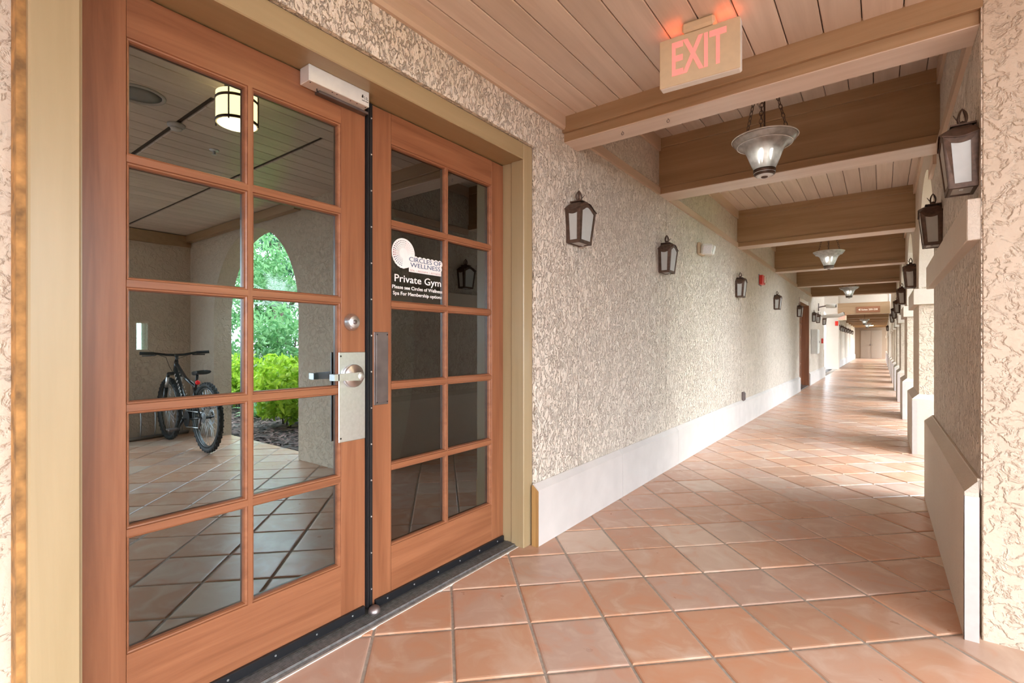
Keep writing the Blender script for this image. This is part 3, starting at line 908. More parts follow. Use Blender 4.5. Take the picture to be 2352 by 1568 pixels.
# ------------------------------------------------------------------ wall lanterns
def lantern(label, loc, rz, group):
    t = thing('wall_lantern', label, 'lantern', loc, rz, group)
    ht, hb, dt, db, z0, z1 = .100, .076, .112, .093, -.155, .052
    A0, A1 = Vector((.004,-hb,z0)), Vector((.004,-ht,z1))
    B0, B1 = Vector((db,-hb,z0)), Vector((dt,-ht,z1))
    C0, C1 = Vector((db,hb,z0)), Vector((dt,ht,z1))
    D0, D1 = Vector((.004,hb,z0)), Vector((.004,ht,z1))
    tops = []
    fr = MB()
    for (p0, q0, q1, p1, arch, nrm) in ((A0,B0,B1,A1,.018,(0,1,0)), (B0,C0,C1,B1,.036,(-1,0,0)), (C0,D0,D1,C1,.018,(0,-1,0))):
        def pt(u, v, ar=1.0):
            a = p0.lerp(q0, u); b = p1.lerp(q1, u)
            w = (q0-p0).length
            hump = arch*(.5-.5*math.cos(2*PI*u))*ar if arch > .03 else arch*math.sin(PI*u)**2*-.6*ar + arch*ar*(0)
            return a.lerp(b, v) + Vector((0,0,hump*(v**4)))
        N = 10
        w = (q0-p0).length; hgt = (p1-p0).length
        mu, mv = .020/w, .019/hgt
        outer = [pt(0,0), pt(1,0)] + [pt(1-k/N, 1) for k in range(N+1)]
        inner = [pt(mu,mv), pt(1-mu,mv)] + [pt(1-mu-(1-2*mu)*k/N, 1) - Vector((0,0,.024)) for k in range(N+1)]
        fr.ring(outer, inner, Vector(nrm)*.005)
        inn = [p + Vector(nrm)*.004 for p in inner]
        c = sum(inn, Vector())/len(inn)
        n_ = len(inn)
        obj('pane', MB().add(inn+[c], [(i, (i+1) % n_, n_) for i in range(n_)]), M['frost'], t)
        tops.append([pt(k/N, 1) for k in range(N+1)])
    # bottom: rim and glass
    fr.ring([A0, B0, C0, D0], [A0+Vector((.012,.016,0)), B0+Vector((-.014,.016,0)), C0+Vector((-.014,-.016,0)), D0+Vector((.012,-.016,0))], (0,0,.005))
    obj('frame', fr, M['bronze'], t)
    obj('bottom_glass', MB().add([A0+Vector((.012,.016,.004)), B0+Vector((-.014,.016,.004)), C0+Vector((-.014,-.016,.004)), D0+Vector((.012,-.016,.004))], [(0,1,2,3)]).box(db*.5, db*.5+.012, hb*.3, hb*.3+.02, z0-.004, z0+.003), M['frost'], t)
    obj('back_plate', MB().box(0, .005, -.082, .082, z0+.004, z1-.004).box(0, .012, -.03, .03, z1-.01, z1+.05), M['bronze'], t)
    # roof lofted from the wavy eaves to the collar
    line = tops[0] + tops[1][1:] + tops[2][1:]
    cen = Vector((.045, 0, 0))
    eave = []
    for p in line:
        d = Vector((p.x-cen.x, p.y, 0)).normalized()
        eave.append(p + d*.007)
    col = []
    for p in line:
        q = Vector((cen.x+(p.x-cen.x)*.42, p.y*.42, z1+.048)); col.append(q)
    mid = [e.lerp(c, .5)+Vector((0,0,.006)) for e, c in zip(eave, col)]
    nL = len(line); vs = [p-Vector((0,0,.003)) for p in eave]+eave+mid+col
    fs = []
    for r in range(3):
        for i in range(nL-1): fs.append((r*nL+i, r*nL+i+1, (r+1)*nL+i+1, (r+1)*nL+i))
    fs.append(tuple(3*nL+i for i in range(nL)))
    obj('roof', MB().add(vs, fs), M['bronze'], t)
    cl_ = MB().box(.006, .085, -.044, .044, z1+.052, z1+.058).box(.018, .073, -.03, .03, z1+.044, z1+.0525)
    obj('collar', cl_, M['bronze'], t)
    fn = MB(); zf = z1+.058; cx = .045
    for k in range(4):
        a = PI/4+k*PI/2
        pts = []
        for s in range(9):
            u = s/8; rr = .021*math.sin(PI*min(1, u*.97+.03))**.8*(1-.35*u)
            pts.append((cx+rr*math.cos(a), rr*math.sin(a), zf+.072*u))
        fn.tube(pts, [.0042]*7+[.0034,.002], 6)
    fn.lathe([(.014,0),(.016,.008),(.006,.02),(.0,.024)], (cx,0,zf), 12)
    fn.tube([(cx+.012,.006,zf+.02), (cx+.022,.016,zf+.032), (cx+.03,.02,zf+.046)], [.003,.0025,.0015], 6)
    obj('finial', fn, M['bronze'], t)
    return t
G1 = 'lanterns on the door wall'
L = lantern('bronze lantern on the stucco right beside the door casing', (XW, 2.705, 1.905), 0.0, G1)
LEFT = [(4.28, 'bronze lantern second along the door wall, between lantern by door and floodlight'),
        (7.11, 'bronze lantern on the door wall between the floodlight and the red alarm strobe'),
        (10.03, 'bronze lantern on the door wall just past the red alarm strobe'),
        (13.1, 'small bronze lantern right before the far reddish door'),
        (16.2, 'small bronze lantern first after the far door, above white cabinet'),
        (17.3, 'small bronze lantern second after the far door, just before security camera'),
        (19.3, 'small bronze lantern at the far end of the door wall, below the camera')]
for y, lb in LEFT: dup(L, (XW, y, 1.905), 0, lb)
for k, y in enumerate((27.0, 29.2, 30.6, 32.6, 35.0, 37.6, 40.4)):
    dup(L, (-1.60, y, 1.905), 0, '%s tiny bronze lantern of the distant row past the far exit sign' % ('first','second','third','fourth','fifth','sixth','seventh')[k], 'distant lanterns on the left wall')
G2 = 'lanterns on the arcade piers'
R1 = dup(L, (XP, 2.705, 1.905), PI, 'large bronze lantern on the nearest arcade pier at the picture edge', G2)
RIGHT = [(4.12, 'bronze lantern on the nearest pier, the one behind the largest lantern'),
         (7.05, 'bronze lantern on the second arcade pier'), (9.9, 'bronze lantern on the third arcade pier'),
         (12.7, 'small bronze lantern on the fourth arcade pier'), (15.4, 'small bronze lantern on the fifth arcade pier'),
         (18.2, 'small bronze lantern on the sixth arcade pier'), (30.3, 'tiny bronze lantern on a pier near the corridor end wall')]
for y, lb in RIGHT: dup(L, (XP, y, 1.905), PI, lb)

# ------------------------------------------------------------------ hanging bell lamps
def pendant(label, loc, group):
    t = thing('pendant_lamp', label, 'hanging lamp', loc, 0, group)
    prof = [(.048,.030),(.066,.055),(.080,.085),(.094,.12),(.107,.155),(.119,.182),(.137,.2),(.160,.212),(.180,.228),(.195,.246),(.201,.258)]
    inner = [(r-.004, z+.003) for (r, z) in prof[::-1]]
    mb = MB(); n = 40
    allp = prof + inner
    vs = []
    for (r, z) in allp:
        for k in range(n): vs.append((r*math.cos(2*PI*k/n), r*math.sin(2*PI*k/n), z))
    fs = [(i*n+k, i*n+(k+1) % n, (i+1)*n+(k+1) % n, (i+1)*n+k) for i in range(len(allp)-1) for k in range(n)]
    mb.add(vs, fs, True)
    sh = obj('bell_shade', mb, M['bell'], t)
    rim = MB()
    rim.tube([(.200*math.cos(2*PI*k/n), .200*math.sin(2*PI*k/n), .259) for k in range(n)], .004, 8, True)
    rim.tube([(.168*math.cos(2*PI*k/n), .168*math.sin(2*PI*k/n), .2175) for k in range(n)], .0035, 8, True)
    obj('rim', rim, M['pewter'], sh)
    obj('bottom_cap', MB().lathe([(.068,.052),(.068,.034),(.060,.030)], (0,0,0), 32).lathe([(.064,.030),(.064,.018),(.052,.013)], (0,0,0), 32).lathe([(.022,.006),(.018,-.002),(0,-.006)], (0,0,0), 20), M['bronze'], t)
    obj('bottom_ring', MB().lathe([(.060,.034),(.067,.030),(.060,.026)], (0,0,0), 32).lathe([(.05,.016),(.055,.011),(.040,.006),(.02,.004)], (0,0,0), 32), M['pewter'], t)
    top = 2.915 - loc[2]
    for k in range(3):
        a = 2*PI*k/3 + .55
        p0 = Vector((.165*math.cos(a), .165*math.sin(a), .25)); p1 = Vector((.05*math.cos(a), .05*math.sin(a), top-.01))
        d = (p1-p0); Lh = d.length; d.normalize(); nl = max(3, int(Lh/.030))
        side = d.cross(Vector((-math.sin(a), math.cos(a), 0))).normalized(); tan = Vector((-math.sin(a), math.cos(a), 0))
        ch = MB()
        for i in range(nl):
            c = p0 + d*(Lh*(i+.5)/nl); s = side if i % 2 else tan
            ch.tube([c + d*(.0205*math.cos(t_)) + s*(.0105*math.sin(t_)) for t_ in [2*PI*q/10 for q in range(10)]], .0026, 5, True)
        obj('chain', ch, M['bronze'], t)
    obj('rod', MB().tube([(0,0,.02), (0,0,top)], .0055, 8), M['bronze'], t)
    obj('ceiling_plate', MB().lathe([(.065, top+.004), (.065, top-.012), (.03, top-.026), (0, top-.028)], (0,0,0), 24), M['bronze'], t)
    for k in range(3):
        a = 2*PI*k/3+.2; cx, cy = .045*math.cos(a), .045*math.sin(a)
        b = obj('bulb', MB().lathe([(0,.19),(.010,.185),(.0165,.165),(.013,.13),(.009,.115)], (cx,cy,0), 12), M['bulb'], t)
        obj('arm', MB().tube([(0,0,.05), (cx*.9,cy*.9,.045), (cx,cy,.07), (cx,cy,.115)], .005, 6), M['bronze'], b)
    return t
G3 = 'bell glass lamps hanging along the corridor'
P = pendant('nearest glass bell lamp hanging on chains behind the first beam', (-.625, 3.65, 2.245), G3)
for y, lb in ((8.66, 'second glass bell lamp hanging past the third beam'), (14.45, 'third glass bell lamp hanging before the stucco header')):
    dup(P, (-.62, y, 2.235), 0, lb)
P2 = pendant('first small glass bell lamp beyond the brown beam sign', (-.62, 28.6, 2.02), G3)
dup(P2, (-.62, 34.1, 2.0), 0, 'second small glass bell lamp beyond the brown beam sign')
for o in list(P2.children):                                       # the far ceiling is lower
    pass
t = thing('ceiling_lamp', 'lit yellowish lamp on the ceiling before the end door', 'ceiling lamp', (-.6, 41.5, 2.33))
obj('shade', MB().lathe([(0,0),(.16,.01),(.2,.06),(.2,.1)], (0,0,0), 20), M['far_lamp'], t)
obj('base', MB().lathe([(.21,.1),(.21,.3)], (0,0,0), 20), M['bronze'], t)

# ------------------------------------------------------------------ exit signs
def exit_sign(label, loc, rz, group, w=.33, hh=.212):
    t = thing('exit_sign', label, 'exit sign', loc, rz, group)
    obj('housing', MB().box(-w/2, w/2, 0, .045, -hh, 0, .006), M['white'], t)
    fp = obj('face_plate', MB().box(-w/2+.001, w/2-.001, -.004, .0005, -hh+.001, -.001, .002), M['cream'], t)
    me = text_mesh('EXIT', .2, 1.0, 'LEFT', .004, .001)
    xs = [v.co.x for v in me.vertices]; zs = [v.co.y for v in me.vertices]
    mnx, mxx, mnz, mxz = min(xs), max(xs), min(zs), max(zs)
    for v in me.vertices:
        v.co = (-.110+.222*(v.co.x-mnx)/(mxx-mnx), -.0046-v.co.z, -hh+.042+.145*(v.co.y-mnz)/(mxz-mnz))
    me.materials.append(M['exit_letter'])
    o = bpy.data.objects.new('lettering', me); COL.objects.link(o); o.parent = fp
    obj('canopy', MB().box(-.068, .068, -.018, .05, 0, .042, .01), M['cream'], t)
    obj('top_lens', MB().box(-w/2+.02, -.07, .004, .041, 0, .0015).box(.07, w/2-.02, .004, .041, 0, .0015), M['exit_glow'], t)
    return t
exit_sign('cream exit sign with red letters hanging above, in front of the first beam', (-.622, 2.150, 2.468), math.radians(4), None)
exit_sign('tiny distant exit sign over the row of far lanterns', (-1.36, 25.80, 2.357), 0, None)

# ------------------------------------------------------------------ fixtures on the door wall
M['lens'] = simple('ribbed_lens', (.66,.64,.66), .2, var=.2, vscale=160)
t = thing('floodlight', 'white twin head emergency floodlight on stucco past the second lantern', 'light', (XW, 5.42, 2.14))
obj('wall_box', MB().box(0, .035, -.10, .10, -.062, .062, .006), M['cream'], t)
for s, dv in ((-1, (.5,-.8,-.35)), (1, (.45,.85,-.35))):
    hd = MB()
    hd.box(-.056, .056, -.056, .056, -.012, .034, .012)
    hd.prism([(-.034,-.034),(.034,-.034),(.034,.034),(-.034,.034)], 'z', -.05, -.01)
    o = obj('lamp_head', hd, M['white'], t, (.085, s*.058, -.012))
    o.rotation_euler = Vector(dv).to_track_quat('Z', 'Y').to_euler()
    obj('lens', MB().box(-.044, .044, -.044, .044, .033, .037, .003), M['lens'], o)
t = thing('alarm_strobe', 'red fire alarm strobe high on the stucco wall', 'alarm', (XW, 8.70, 2.15))
obj('housing', MB().box(0, .062, -.10, .09, -.075, .072, .008), M['red'], t)
obj('lens', MB().box(.058, .085, -.045, .055, -.05, .05, .006), simple('strobe_lens', (.55,.38,.28), .2), t)
obj('back_box', MB().box(0, .006, -.115, .105, -.09, .085), M['steel_dark'], t)
tag(obj('outlet_cover', MB().box(XW, XW+.03, 7.40, 7.49, .33, .455, .006).box(XW+.03, XW+.04, 7.415, 7.475, .345, .44, .003), M['steel_dark']),
    'small dark weatherproof outlet cover low on the stucco wall', 'outlet')
t = thing('cabinet', 'white extinguisher cabinet mounted on the wall past the far door', 'cabinet', (XW, 16.1, .85))
obj('body', MB().box(0, .16, -.22, .22, 0, .68, .01), M['white'], t)
obj('door', MB().box(.16, .168, -.20, .20, .02, .66, .003), M['white'], t)
obj('latch', MB().box(.168, .18, .14, .17, .3, .36), M['steel_dark'], t)
t = thing('pull_station', 'small red fire alarm pull station at the end of the door wall', 'alarm', (XW, 18.9, 1.22))
obj('housing', MB().box(0, .05, -.07, .07, -.08, .08, .006), M['red'], t)
obj('pull_bar', MB().box(.05, .06, -.045, .045, -.02, .01), M['white'], t)
for k, (y, z, lb) in enumerate(((17.9, 2.26, 'white security camera on an arm, the higher of the two'), (18.6, 2.02, 'white security camera on a short post, the lower of the two'))):
    t = thing('security_camera', lb, 'camera', (XW, y, z), 0, 'security cameras at the wall end')
    obj('bracket', MB().box(0, .02, -.05, .05, -.12, .12).tube([(.02,0,.0), (.22,0,.04 if k == 0 else -.02)], .018, 8), M['steel_dark'] if k == 0 else M['white'], t)
    b = MB().tube([(.2,0,.03), (.45,0,.02)] if k == 0 else [(.05,-.02,-.02), (.5,0,.0), (.62,.02,.05)], .065 if k == 0 else .06, 12)
    obj('body', b, M['white'], t)
    obj('lens', MB().tube([(.45,0,.02),(.47,0,.02)] if k == 0 else [(.62,.02,.05),(.64,.02,.055)], .045, 12), M['black'], t)
t = thing('wall_alarm', 'tiny red alarm below the distant exit sign', 'alarm', (-1.56, 25.9, 2.02))
obj('housing', MB().box(-.06, .06, -.06, 0, -.1, .1, .006), M['red'], t)
# direction sign on the far beam
sg = tag(obj('direction_sign', MB().box(-.86, -.03, COURT1-.15, COURT1-.12, 2.46, 2.72, .004), wood('sign_board', (.22,.085,.04), (.30,.125,.06), 'x', .5)),
         'reddish brown direction sign with pale lettering on the far beam', 'sign')
me = text_mesh('\u25C4 Suites 200-208', .1, 1.0, 'LEFT', .002, .002)
xs = [v.co.x for v in me.vertices]; k = .68/(max(xs)-min(xs)); mn = min(xs)
for v in me.vertices: v.co = (-.79+(v.co.x-mn)*k, COURT1-.152-v.co.z, 2.555+v.co.y)
me.materials.append(simple('cream_letters', (.85,.72,.58), .5))
o = bpy.data.objects.new('lettering', me); COL.objects.link(o); o.parent = sg

# ------------------------------------------------------------------ fixtures on the vestibule ceiling (seen in the glass)
t = thing('drum_lamp', 'glowing amber drum lamp reflected in the top panes', 'ceiling lamp', (-.735, 1.215, 2.30))
obj('shade', MB().lathe([(.100,.0),(.100,.155)], (0,0,0), 40), M['lamp'], t)
obj('diffuser', MB().lathe([(0,-.001),(.092,-.001),(.096,.002)], (0,0,0), 40), M['lamp_hot'], t)
bn = MB()
for z in (.0, .115, .04):
    if z == .04: continue
    bn.lathe([(.102,z),(.104,z+.003),(.104,z+.011),(.102,z+.014)], (0,0,0), 40)
obj('bands', bn, M['bronze'], t)
br = MB()
for k in range(4):
    a = PI/4+k*PI/2
    br.tube([(.106*math.cos(a), .106*math.sin(a), -.01), (.106*math.cos(a), .106*math.sin(a), .17)], .004, 6)
obj('brackets', br, M['bronze'], t)
obj('ceiling_plate', MB().lathe([(.06,.155),(.06,.205)], (0,0,0), 24), M['bronze'], t)
sp = thing('ceiling_speaker', 'round grey ceiling speaker reflected in the top left pane', 'speaker', (-.208, .93, ZV))
obj('rim', MB().lathe([(.124,0),(.122,-.006),(.108,-.009),(.104,-.002)], (0,0,0), 40), simple('grey_paint', (.45,.43,.41), .5), sp)
obj('grille', MB().lathe([(0,-.002),(.05,-.003),(.104,-.002)], (0,0,0), 40), simple('grey_grille', (.24,.23,.22), .6), sp)
sk = thing('sprinkler_head', 'small chrome sprinkler head on the ceiling, reflected in the glass', 'sprinkler', (.31, 1.52, ZV))
obj('escutcheon', MB().lathe([(.032,0),(.030,-.005),(.012,-.01)], (0,0,0), 24), M['steel'], sk)
obj('nozzle', MB().lathe([(.009,-.008),(.008,-.03),(.016,-.033),(.016,-.035)], (0,0,0), 16), M['steel'], sk)
sd = thing('smoke_detector', 'small round detector on the ceiling seam, reflected in the glass', 'detector', (.06, 1.2, ZV))
obj('base', MB().lathe([(.05,0),(.048,-.012),(.034,-.022)], (0,0,0), 28), simple('grey_plastic', (.5,.5,.5), .5), sd)
obj('chamber', MB().lathe([(.034,-.02),(.03,-.034),(0,-.036)], (0,0,0), 28), simple('pale_plastic', (.6,.6,.6), .5), sd)

# ------------------------------------------------------------------ bicycle and rack (seen in the glass)
bike = thing('bicycle', 'black mountain bike parked in the rack, reflected in the left door', 'bicycle', (2.10, 2.17, 0), math.radians(1.5))
WR = .365
def wheel(cx, label=None, yaw=0.0):
    tyre = MB(); n = 56
    ring = [(cx+(WR-.028)*math.cos(2*PI*k/n), 0, WR+(WR-.028)*math.sin(2*PI*k/n)) for k in range(n)]
    tyre.tube(ring, .026, 10, True)
    w = obj('tyre', tyre, M['rubber'], bike)
    kn = MB()
    for k in range(72):
        t_ = 2*PI*k/72; c, s = math.cos(t_), math.sin(t_)
        for yy in ((-.017, -.005), (.005, .017)) if k % 2 else ((-.026, -.014), (-.005, .005), (.014, .026)):
            r0 = WR-.004 if abs(yy[0]+yy[1]) < .03 else WR-.012
            q = []
            for (rr, dt) in ((r0-.006,-.010),(r0+.004,-.008),(r0+.004,.008),(r0-.006,.010)):
                ct, st = math.cos(t_+dt/WR), math.sin(t_+dt/WR)
                q.append((cx+rr*ct, WR+rr*st))
            kn.prism(q, 'y', yy[0], yy[1])
    o = obj('tread', kn, M['rubber'], w); o['kind'] = 'stuff'
    rim = MB()
    for yy in (-.011, .011):
        rim.tube([(cx+(WR-.062)*math.cos(2*PI*k/n), yy, WR+(WR-.062)*math.sin(2*PI*k/n)) for k in range(n)], .0075, 6, True)
    rim.tube([(cx+(WR-.066)*math.cos(2*PI*k/n), 0, WR+(WR-.066)*math.sin(2*PI*k/n)) for k in range(n)], .008, 6, True)
    obj('rim', rim, M['rimgrey'], w)
    spk = MB()
    for k in range(28):
        t_ = 2*PI*k/28; t2 = t_ + (.35 if k % 2 else -.35); yy = .028 if (k//2) % 2 else -.028
        spk.tube([(cx+.022*math.cos(t2), yy, WR+.022*math.sin(t2)), (cx+(WR-.066)*math.cos(t_), 0, WR+(WR-.066)*math.sin(t_))], .0013, 4)
    o = obj('spokes', spk, M['steel'], w); o['kind'] = 'stuff'
    obj('hub', MB().lathe([(.012,-.06),(.012,-.034),(.024,-.032),(.014,-.02),(.014,.02),(.024,.032),(.012,.034),(.012,.06)], (cx,0,WR), 14, 'y'), M['black'], w)
    obj('brake_disc', MB().ring([(cx+.08*math.cos(2*PI*k/24), .04, WR+.08*math.sin(2*PI*k/24)) for k in range(24)], [(cx+.058*math.cos(2*PI*k/24), .04, WR+.058*math.sin(2*PI*k/24)) for k in range(24)], (0,.002,0)), M['steel'], w)
M['rimgrey'] = simple('rim_alloy', (.12,.12,.12), .3, .8)
M['bikeblack'] = simple('gloss_black_paint', (.02,.02,.022), .22, .0, .6)
wheel(0.0); wheel(1.13)
BB = (.435, 0, .315)
fr = MB()
fr.tube([(.895,0,.93), (.932,0,.81)], .021, 12)
fr.tube([(.905,0,.905), (.60,0,.74), (.31,0,.665)], [.019,.018,.016], 10)
fr.tube([(.925,0,.835), (.70,0,.56), BB], [.024,.024,.022], 10)
fr.tube([BB, (.30,0,.70)], .017, 10)
for s in (-1, 1):
    fr.tube([(.40,s*.03,.315), (.24,s*.05,.335), (.0,s*.062,WR)], [.011,.010,.009], 8)
    fr.tube([(.315,s*.02,.655), (.17,s*.05,.53), (.0,s*.062,WR)], [.009,.009,.008], 8)
obj('frame', fr, M['bikeblack'], bike)
fd = MB()
for k in range(11):
    u = .12+.07*k
    c = Vector((.925,0,.835)).lerp(Vector(BB), u)
    for sg_ in (-1, 1): fd.tube([c+Vector((-.010,sg_*.0235,.012)), c+Vector((.012,sg_*.0235,-.010))], .005, 5)
o = obj('frame_marking', fd, M['white'], bike); o['kind'] = 'stuff'
fk = MB()
fk.tube([(.94,-.07,.785), (.94,.07,.785)], .02, 8)
for s in (-1, 1):
    fk.tube([(.94,s*.066,.79), (1.03,s*.066,.58)], .016, 10)
    fk.tube([(1.01,s*.066,.62), (1.13,s*.066,WR)], .021, 10)
fork = obj('fork', fk, M['bikeblack'], bike)
obj('stanchions', MB().tube([(.957,-.066,.75), (1.01,-.066,.63)], .0175, 10).tube([(.957,.066,.75), (1.01,.066,.63)], .0175, 10), M['steel'], fork)
hb = MB()
hb.tube([(.895,0,.93), (.882,0,.985)], .017, 10)
hb.tube([(.885,0,.985), (.945,0,1.0)], .016, 8)
bar = [(.985,-.30,1.020), (.965,-.19,1.018), (.945,-.08,1.002), (.948,0,1.0), (.925,.08,1.002), (.885,.20,1.026), (.855,.31,1.032)]
hb.tube(bar, .0135, 10)
hbo = obj('handlebar', hb, M['bikeblack'], bike)
for s in (-1, 1):
    obj('grip', MB().tube([(.97,-.20,1.018), (.99,-.325,1.021)] if s < 0 else [(.885,.20,1.026), (.852,.325,1.033)], .0185, 10), M['rubber'], hbo)
    obj('brake_lever', MB().tube([(.965,-.17,1.012), (1.01,-.18,.995), (1.04,-.29,.99)] if s < 0 else [(.905,.17,1.018), (.94,.18,1.0), (.91,.30,1.0)], [.010,.007,.006], 6), M['black'], hbo)
cb = MB()
cb.tube([(.96,-.15,1.0), (1.04,-.06,.97), (1.06,-.02,.86), (.98,.02,.74), (1.02,.06,.55)], .003, 6)
cb.tube([(.96,.15,1.0), (1.03,.05,.95), (1.02,.03,.84), (.95,.03,.80)], .003, 6)
obj('cables', cb, M['rubber'], bike)
sd_ = MB()
N = 12
secs = []
for i in range(N+1):
    u = i/N; x = .375-.295*u
    w = .020+.064*max(0, (u-.15)/.85)**1.3
    if i == N: w *= .82
    secs.append((x, w, .825+.012*u**2-.012*(1-u)**3))
vs = []; K = 10
for (x, w, z) in secs:
    for k in range(K):
        t_ = 2*PI*k/K; vs.append((x, w*math.cos(t_), z + (.018 if math.sin(t_) > 0 else .03)*math.sin(t_)))
fs = [(i*K+k, i*K+(k+1) % K, (i+1)*K+(k+1) % K, (i+1)*K+k) for i in range(N) for k in range(K)]
fs += [tuple(range(K)), tuple(N*K+k for k in range(K))]
sad = obj('saddle', MB().add(vs, fs, True), simple('black_saddle', (.025,.025,.027), .28), bike)
obj('seat_post', MB().tube([(.31,0,.675), (.272,0,.79)], .0138, 10).tube([(.24,-.022,.80),(.33,-.015,.80)], .004, 6).tube([(.24,.022,.80),(.33,.015,.80)], .004, 6), M['black'], bike)
obj('tail_light', MB().lathe([(.0,-.02),(.02,-.018),(.024,0),(.02,.012)], (.262,0,.715), 14, 'x'), em('tail_light_red', (.8,.02,.02), .25), bike)
ck = MB()
ck.lathe([(.085,-.052),(.088,-.049),(.085,-.046)], (BB[0],0,BB[2]), 32, 'y')
ck.lathe([(.012,-.085),(.012,.085)], (BB[0],0,BB[2]), 12, 'y')
ck.tube([(BB[0],-.08,BB[2]), (BB[0]+.12,-.085,BB[2]-.115)], [.014,.010], 8)
ck.tube([(BB[0],.08,BB[2]), (BB[0]-.12,.085,BB[2]+.115)], [.014,.010], 8)
cko = obj('crank', ck, M['black'], bike)
for s, c in ((-1, (BB[0]+.12, -.14, BB[2]-.115)), (1, (BB[0]-.12, .14, BB[2]+.115))):
    obj('pedal', MB().box(c[0]-.045, c[0]+.045, c[1]-.05, c[1]+.05, c[2]-.01, c[2]+.01, .004), M['steel_dark'], cko)
chn = MB()
top = [(BB[0], -.049, BB[2]+.087), (0, -.049, WR+.055)]; bot = [(BB[0], -.049, BB[2]-.087), (.04, -.049, WR-.11)]
chn.tube(top, .0045, 5); chn.tube(bot, .0045, 5)
obj('chain', chn, M['steel'], bike)
cs = MB()
for r, yy in ((.058,-.036),(.05,-.041),(.042,-.046),(.034,-.05)): cs.lathe([(r, yy-.001), (r, yy+.001)], (0,0,WR), 24, 'y')
obj('cassette', cs, M['steel'], bike)
dr = MB().tube([(.0,-.06,WR), (.02,-.066,WR-.06), (.05,-.06,WR-.12)], [.010,.012,.009], 8)
dr.lathe([(.018,-.056),(.018,-.050)], (.03,0,WR-.07), 12, 'y').lathe([(.018,-.056),(.018,-.050)], (.055,0,WR-.125), 12, 'y')
obj('derailleur', dr, M['steel_dark'], bike)

rack = thing('bike_rack', 'low grey steel bike rack with hoops along the wall', 'bike rack', (0,0,0))
R0, R1_ = Vector((3.24, .55, 0)), Vector((3.52, 2.50, 0))
dirv = (R1_-R0).normalized(); nv = Vector((-dirv.y, dirv.x, 0))*-1
obj('base_rail', MB().tube([R0+Vector((0,0,.022)), R1_+Vector((0,0,.022))], .021, 8).tube([R0+nv*.0+Vector((0,0,.38)), R1_+Vector((0,0,.38))], .012, 8), M['galv'] if 'galv' in M else simple('galvanised', (.42,.42,.42), .4, .8), rack)
galv = simple('galvanised_hoop', (.40,.40,.40), .38, .8)
for k in range(13):
    p = R0 + (R1_-R0)*((k+.5)/13)
    pts = [p+Vector((0,0,.02)), p+dirv*.0+Vector((-.03,0,.12)), p+Vector((-.035,0,.26)), p+Vector((-.01,0,.36)), p+Vector((0,0,.38))]
    obj('hoop', MB().tube(pts, .008, 6), galv, rack)

# ------------------------------------------------------------------ garden beyond the arch
def leaves(n, fn, size, flat=.4):
    mb = MB()
    for _ in range(n):
        c = fn(); s = size*random.uniform(.6, 1.3)
        d = Vector((random.gauss(0,1), random.gauss(0,1), random.gauss(0,.7)+.2)).normalized()
        u = d.cross(Vector((random.gauss(0,1), random.gauss(0,1), random.gauss(0,1)))).normalized(); w = d.cross(u)
        c = Vector(c)
        mb.add([c-u*s, c-w*s*flat+d*s*.12, c+u*s, c+w*s*flat+d*s*.12], [(0,1,2,3)])
    return mb
def ell(c, r, shell=.55):
    def f():
        while True:
            p = Vector((random.uniform(-1,1), random.uniform(-1,1), random.uniform(-1,1)))
            if shell < p.length < 1: break
        k = 1+.18*math.sin(p.x*7+c[0])*math.cos(p.y*6)+.1*math.sin(p.z*9)
        return (c[0]+p.x*r[0]*k, c[1]+p.y*r[1]*k, c[2]+p.z*r[2]*k)
    return f
def clumps(n, c, r, nc, cr, zbias=0):
    cs = []
    f = ell(c, r, .2)
    for _ in range(nc): cs.append((Vector(f()), random.uniform(.6, 1.2)*cr))
    def g():
        p, q = random.choice(cs)
        return p + Vector((random.gauss(0,.5), random.gauss(0,.5), random.gauss(0,.3)))*q
    return g
lime = leafmat('lime_leaf', (.22,.40,.015), (.60,.76,.08), .4)
mid_ = leafmat('mid_leaf', (.10,.28,.09), (.34,.56,.24), .4)
deep = leafmat('deep_leaf', (.03,.10,.05), (.10,.24,.12), .3)
pale = leafmat('pale_frond', (.42,.52,.40), (.62,.70,.56), .3)
bark = simple('bark', (.13,.09,.06), .9, var=.3, vscale=20)
def plant(name, label, cat, group, leaf_mb, lm, stems):
    t = thing(name, label, cat, (0,0,0), 0, group)
    o = obj('foliage', leaf_mb, lm, t, recalc=False); o['kind'] = 'stuff'
    s = MB()
    for pts, r in stems: s.tube(pts, r, 6)
    obj('stem', s, bark, t)
    return t
HG = 'hedge shrubs beyond the arch'
hn = 0
for (x, y, lb) in ((3.45, 5.05, 'lime green hedge shrub closest to the arch pier'), (4.3, 4.75, 'lime green hedge shrub second from the arch pier'), (5.15, 4.5, 'lime green hedge shrub in the middle of the hedge'),
               (6.0, 4.22, 'lime green hedge shrub behind the bright fern'), (6.85, 3.95, 'lime green hedge shrub at the far end of the hedge'),
               (3.35, 3.7, 'low lime shrub standing out in front of the hedge, beside the pier')):
    plant('hedge_shrub', lb, 'shrub', HG, leaves(2000, ell((x,y,.44), (.46,.42,.44), .5), .056, .45), lime, [([(x+dx,y,-.06), (x+dx*2,y,.45)], .012) for dx in (-.1,0,.1)])
SG = 'shrubs behind the hedge'
for (x, y, lb) in ((4.9, 6.9, 'mid green shrub behind the hedge, nearest the arch pier'), (7.2, 5.75, 'mid green shrub behind the hedge, below the palm'), (9.2, 4.9, 'mid green shrub behind the hedge, farthest from the pier')):
    plant('garden_shrub', lb, 'shrub', SG, leaves(3600, clumps(0, (x,y,1.15), (.85,.7,1.0), 40, .38), .065), mid_, [([(x+dx,y,-.06), (x+dx*3,y,1.3)], .02) for dx in (-.15,0,.12)])
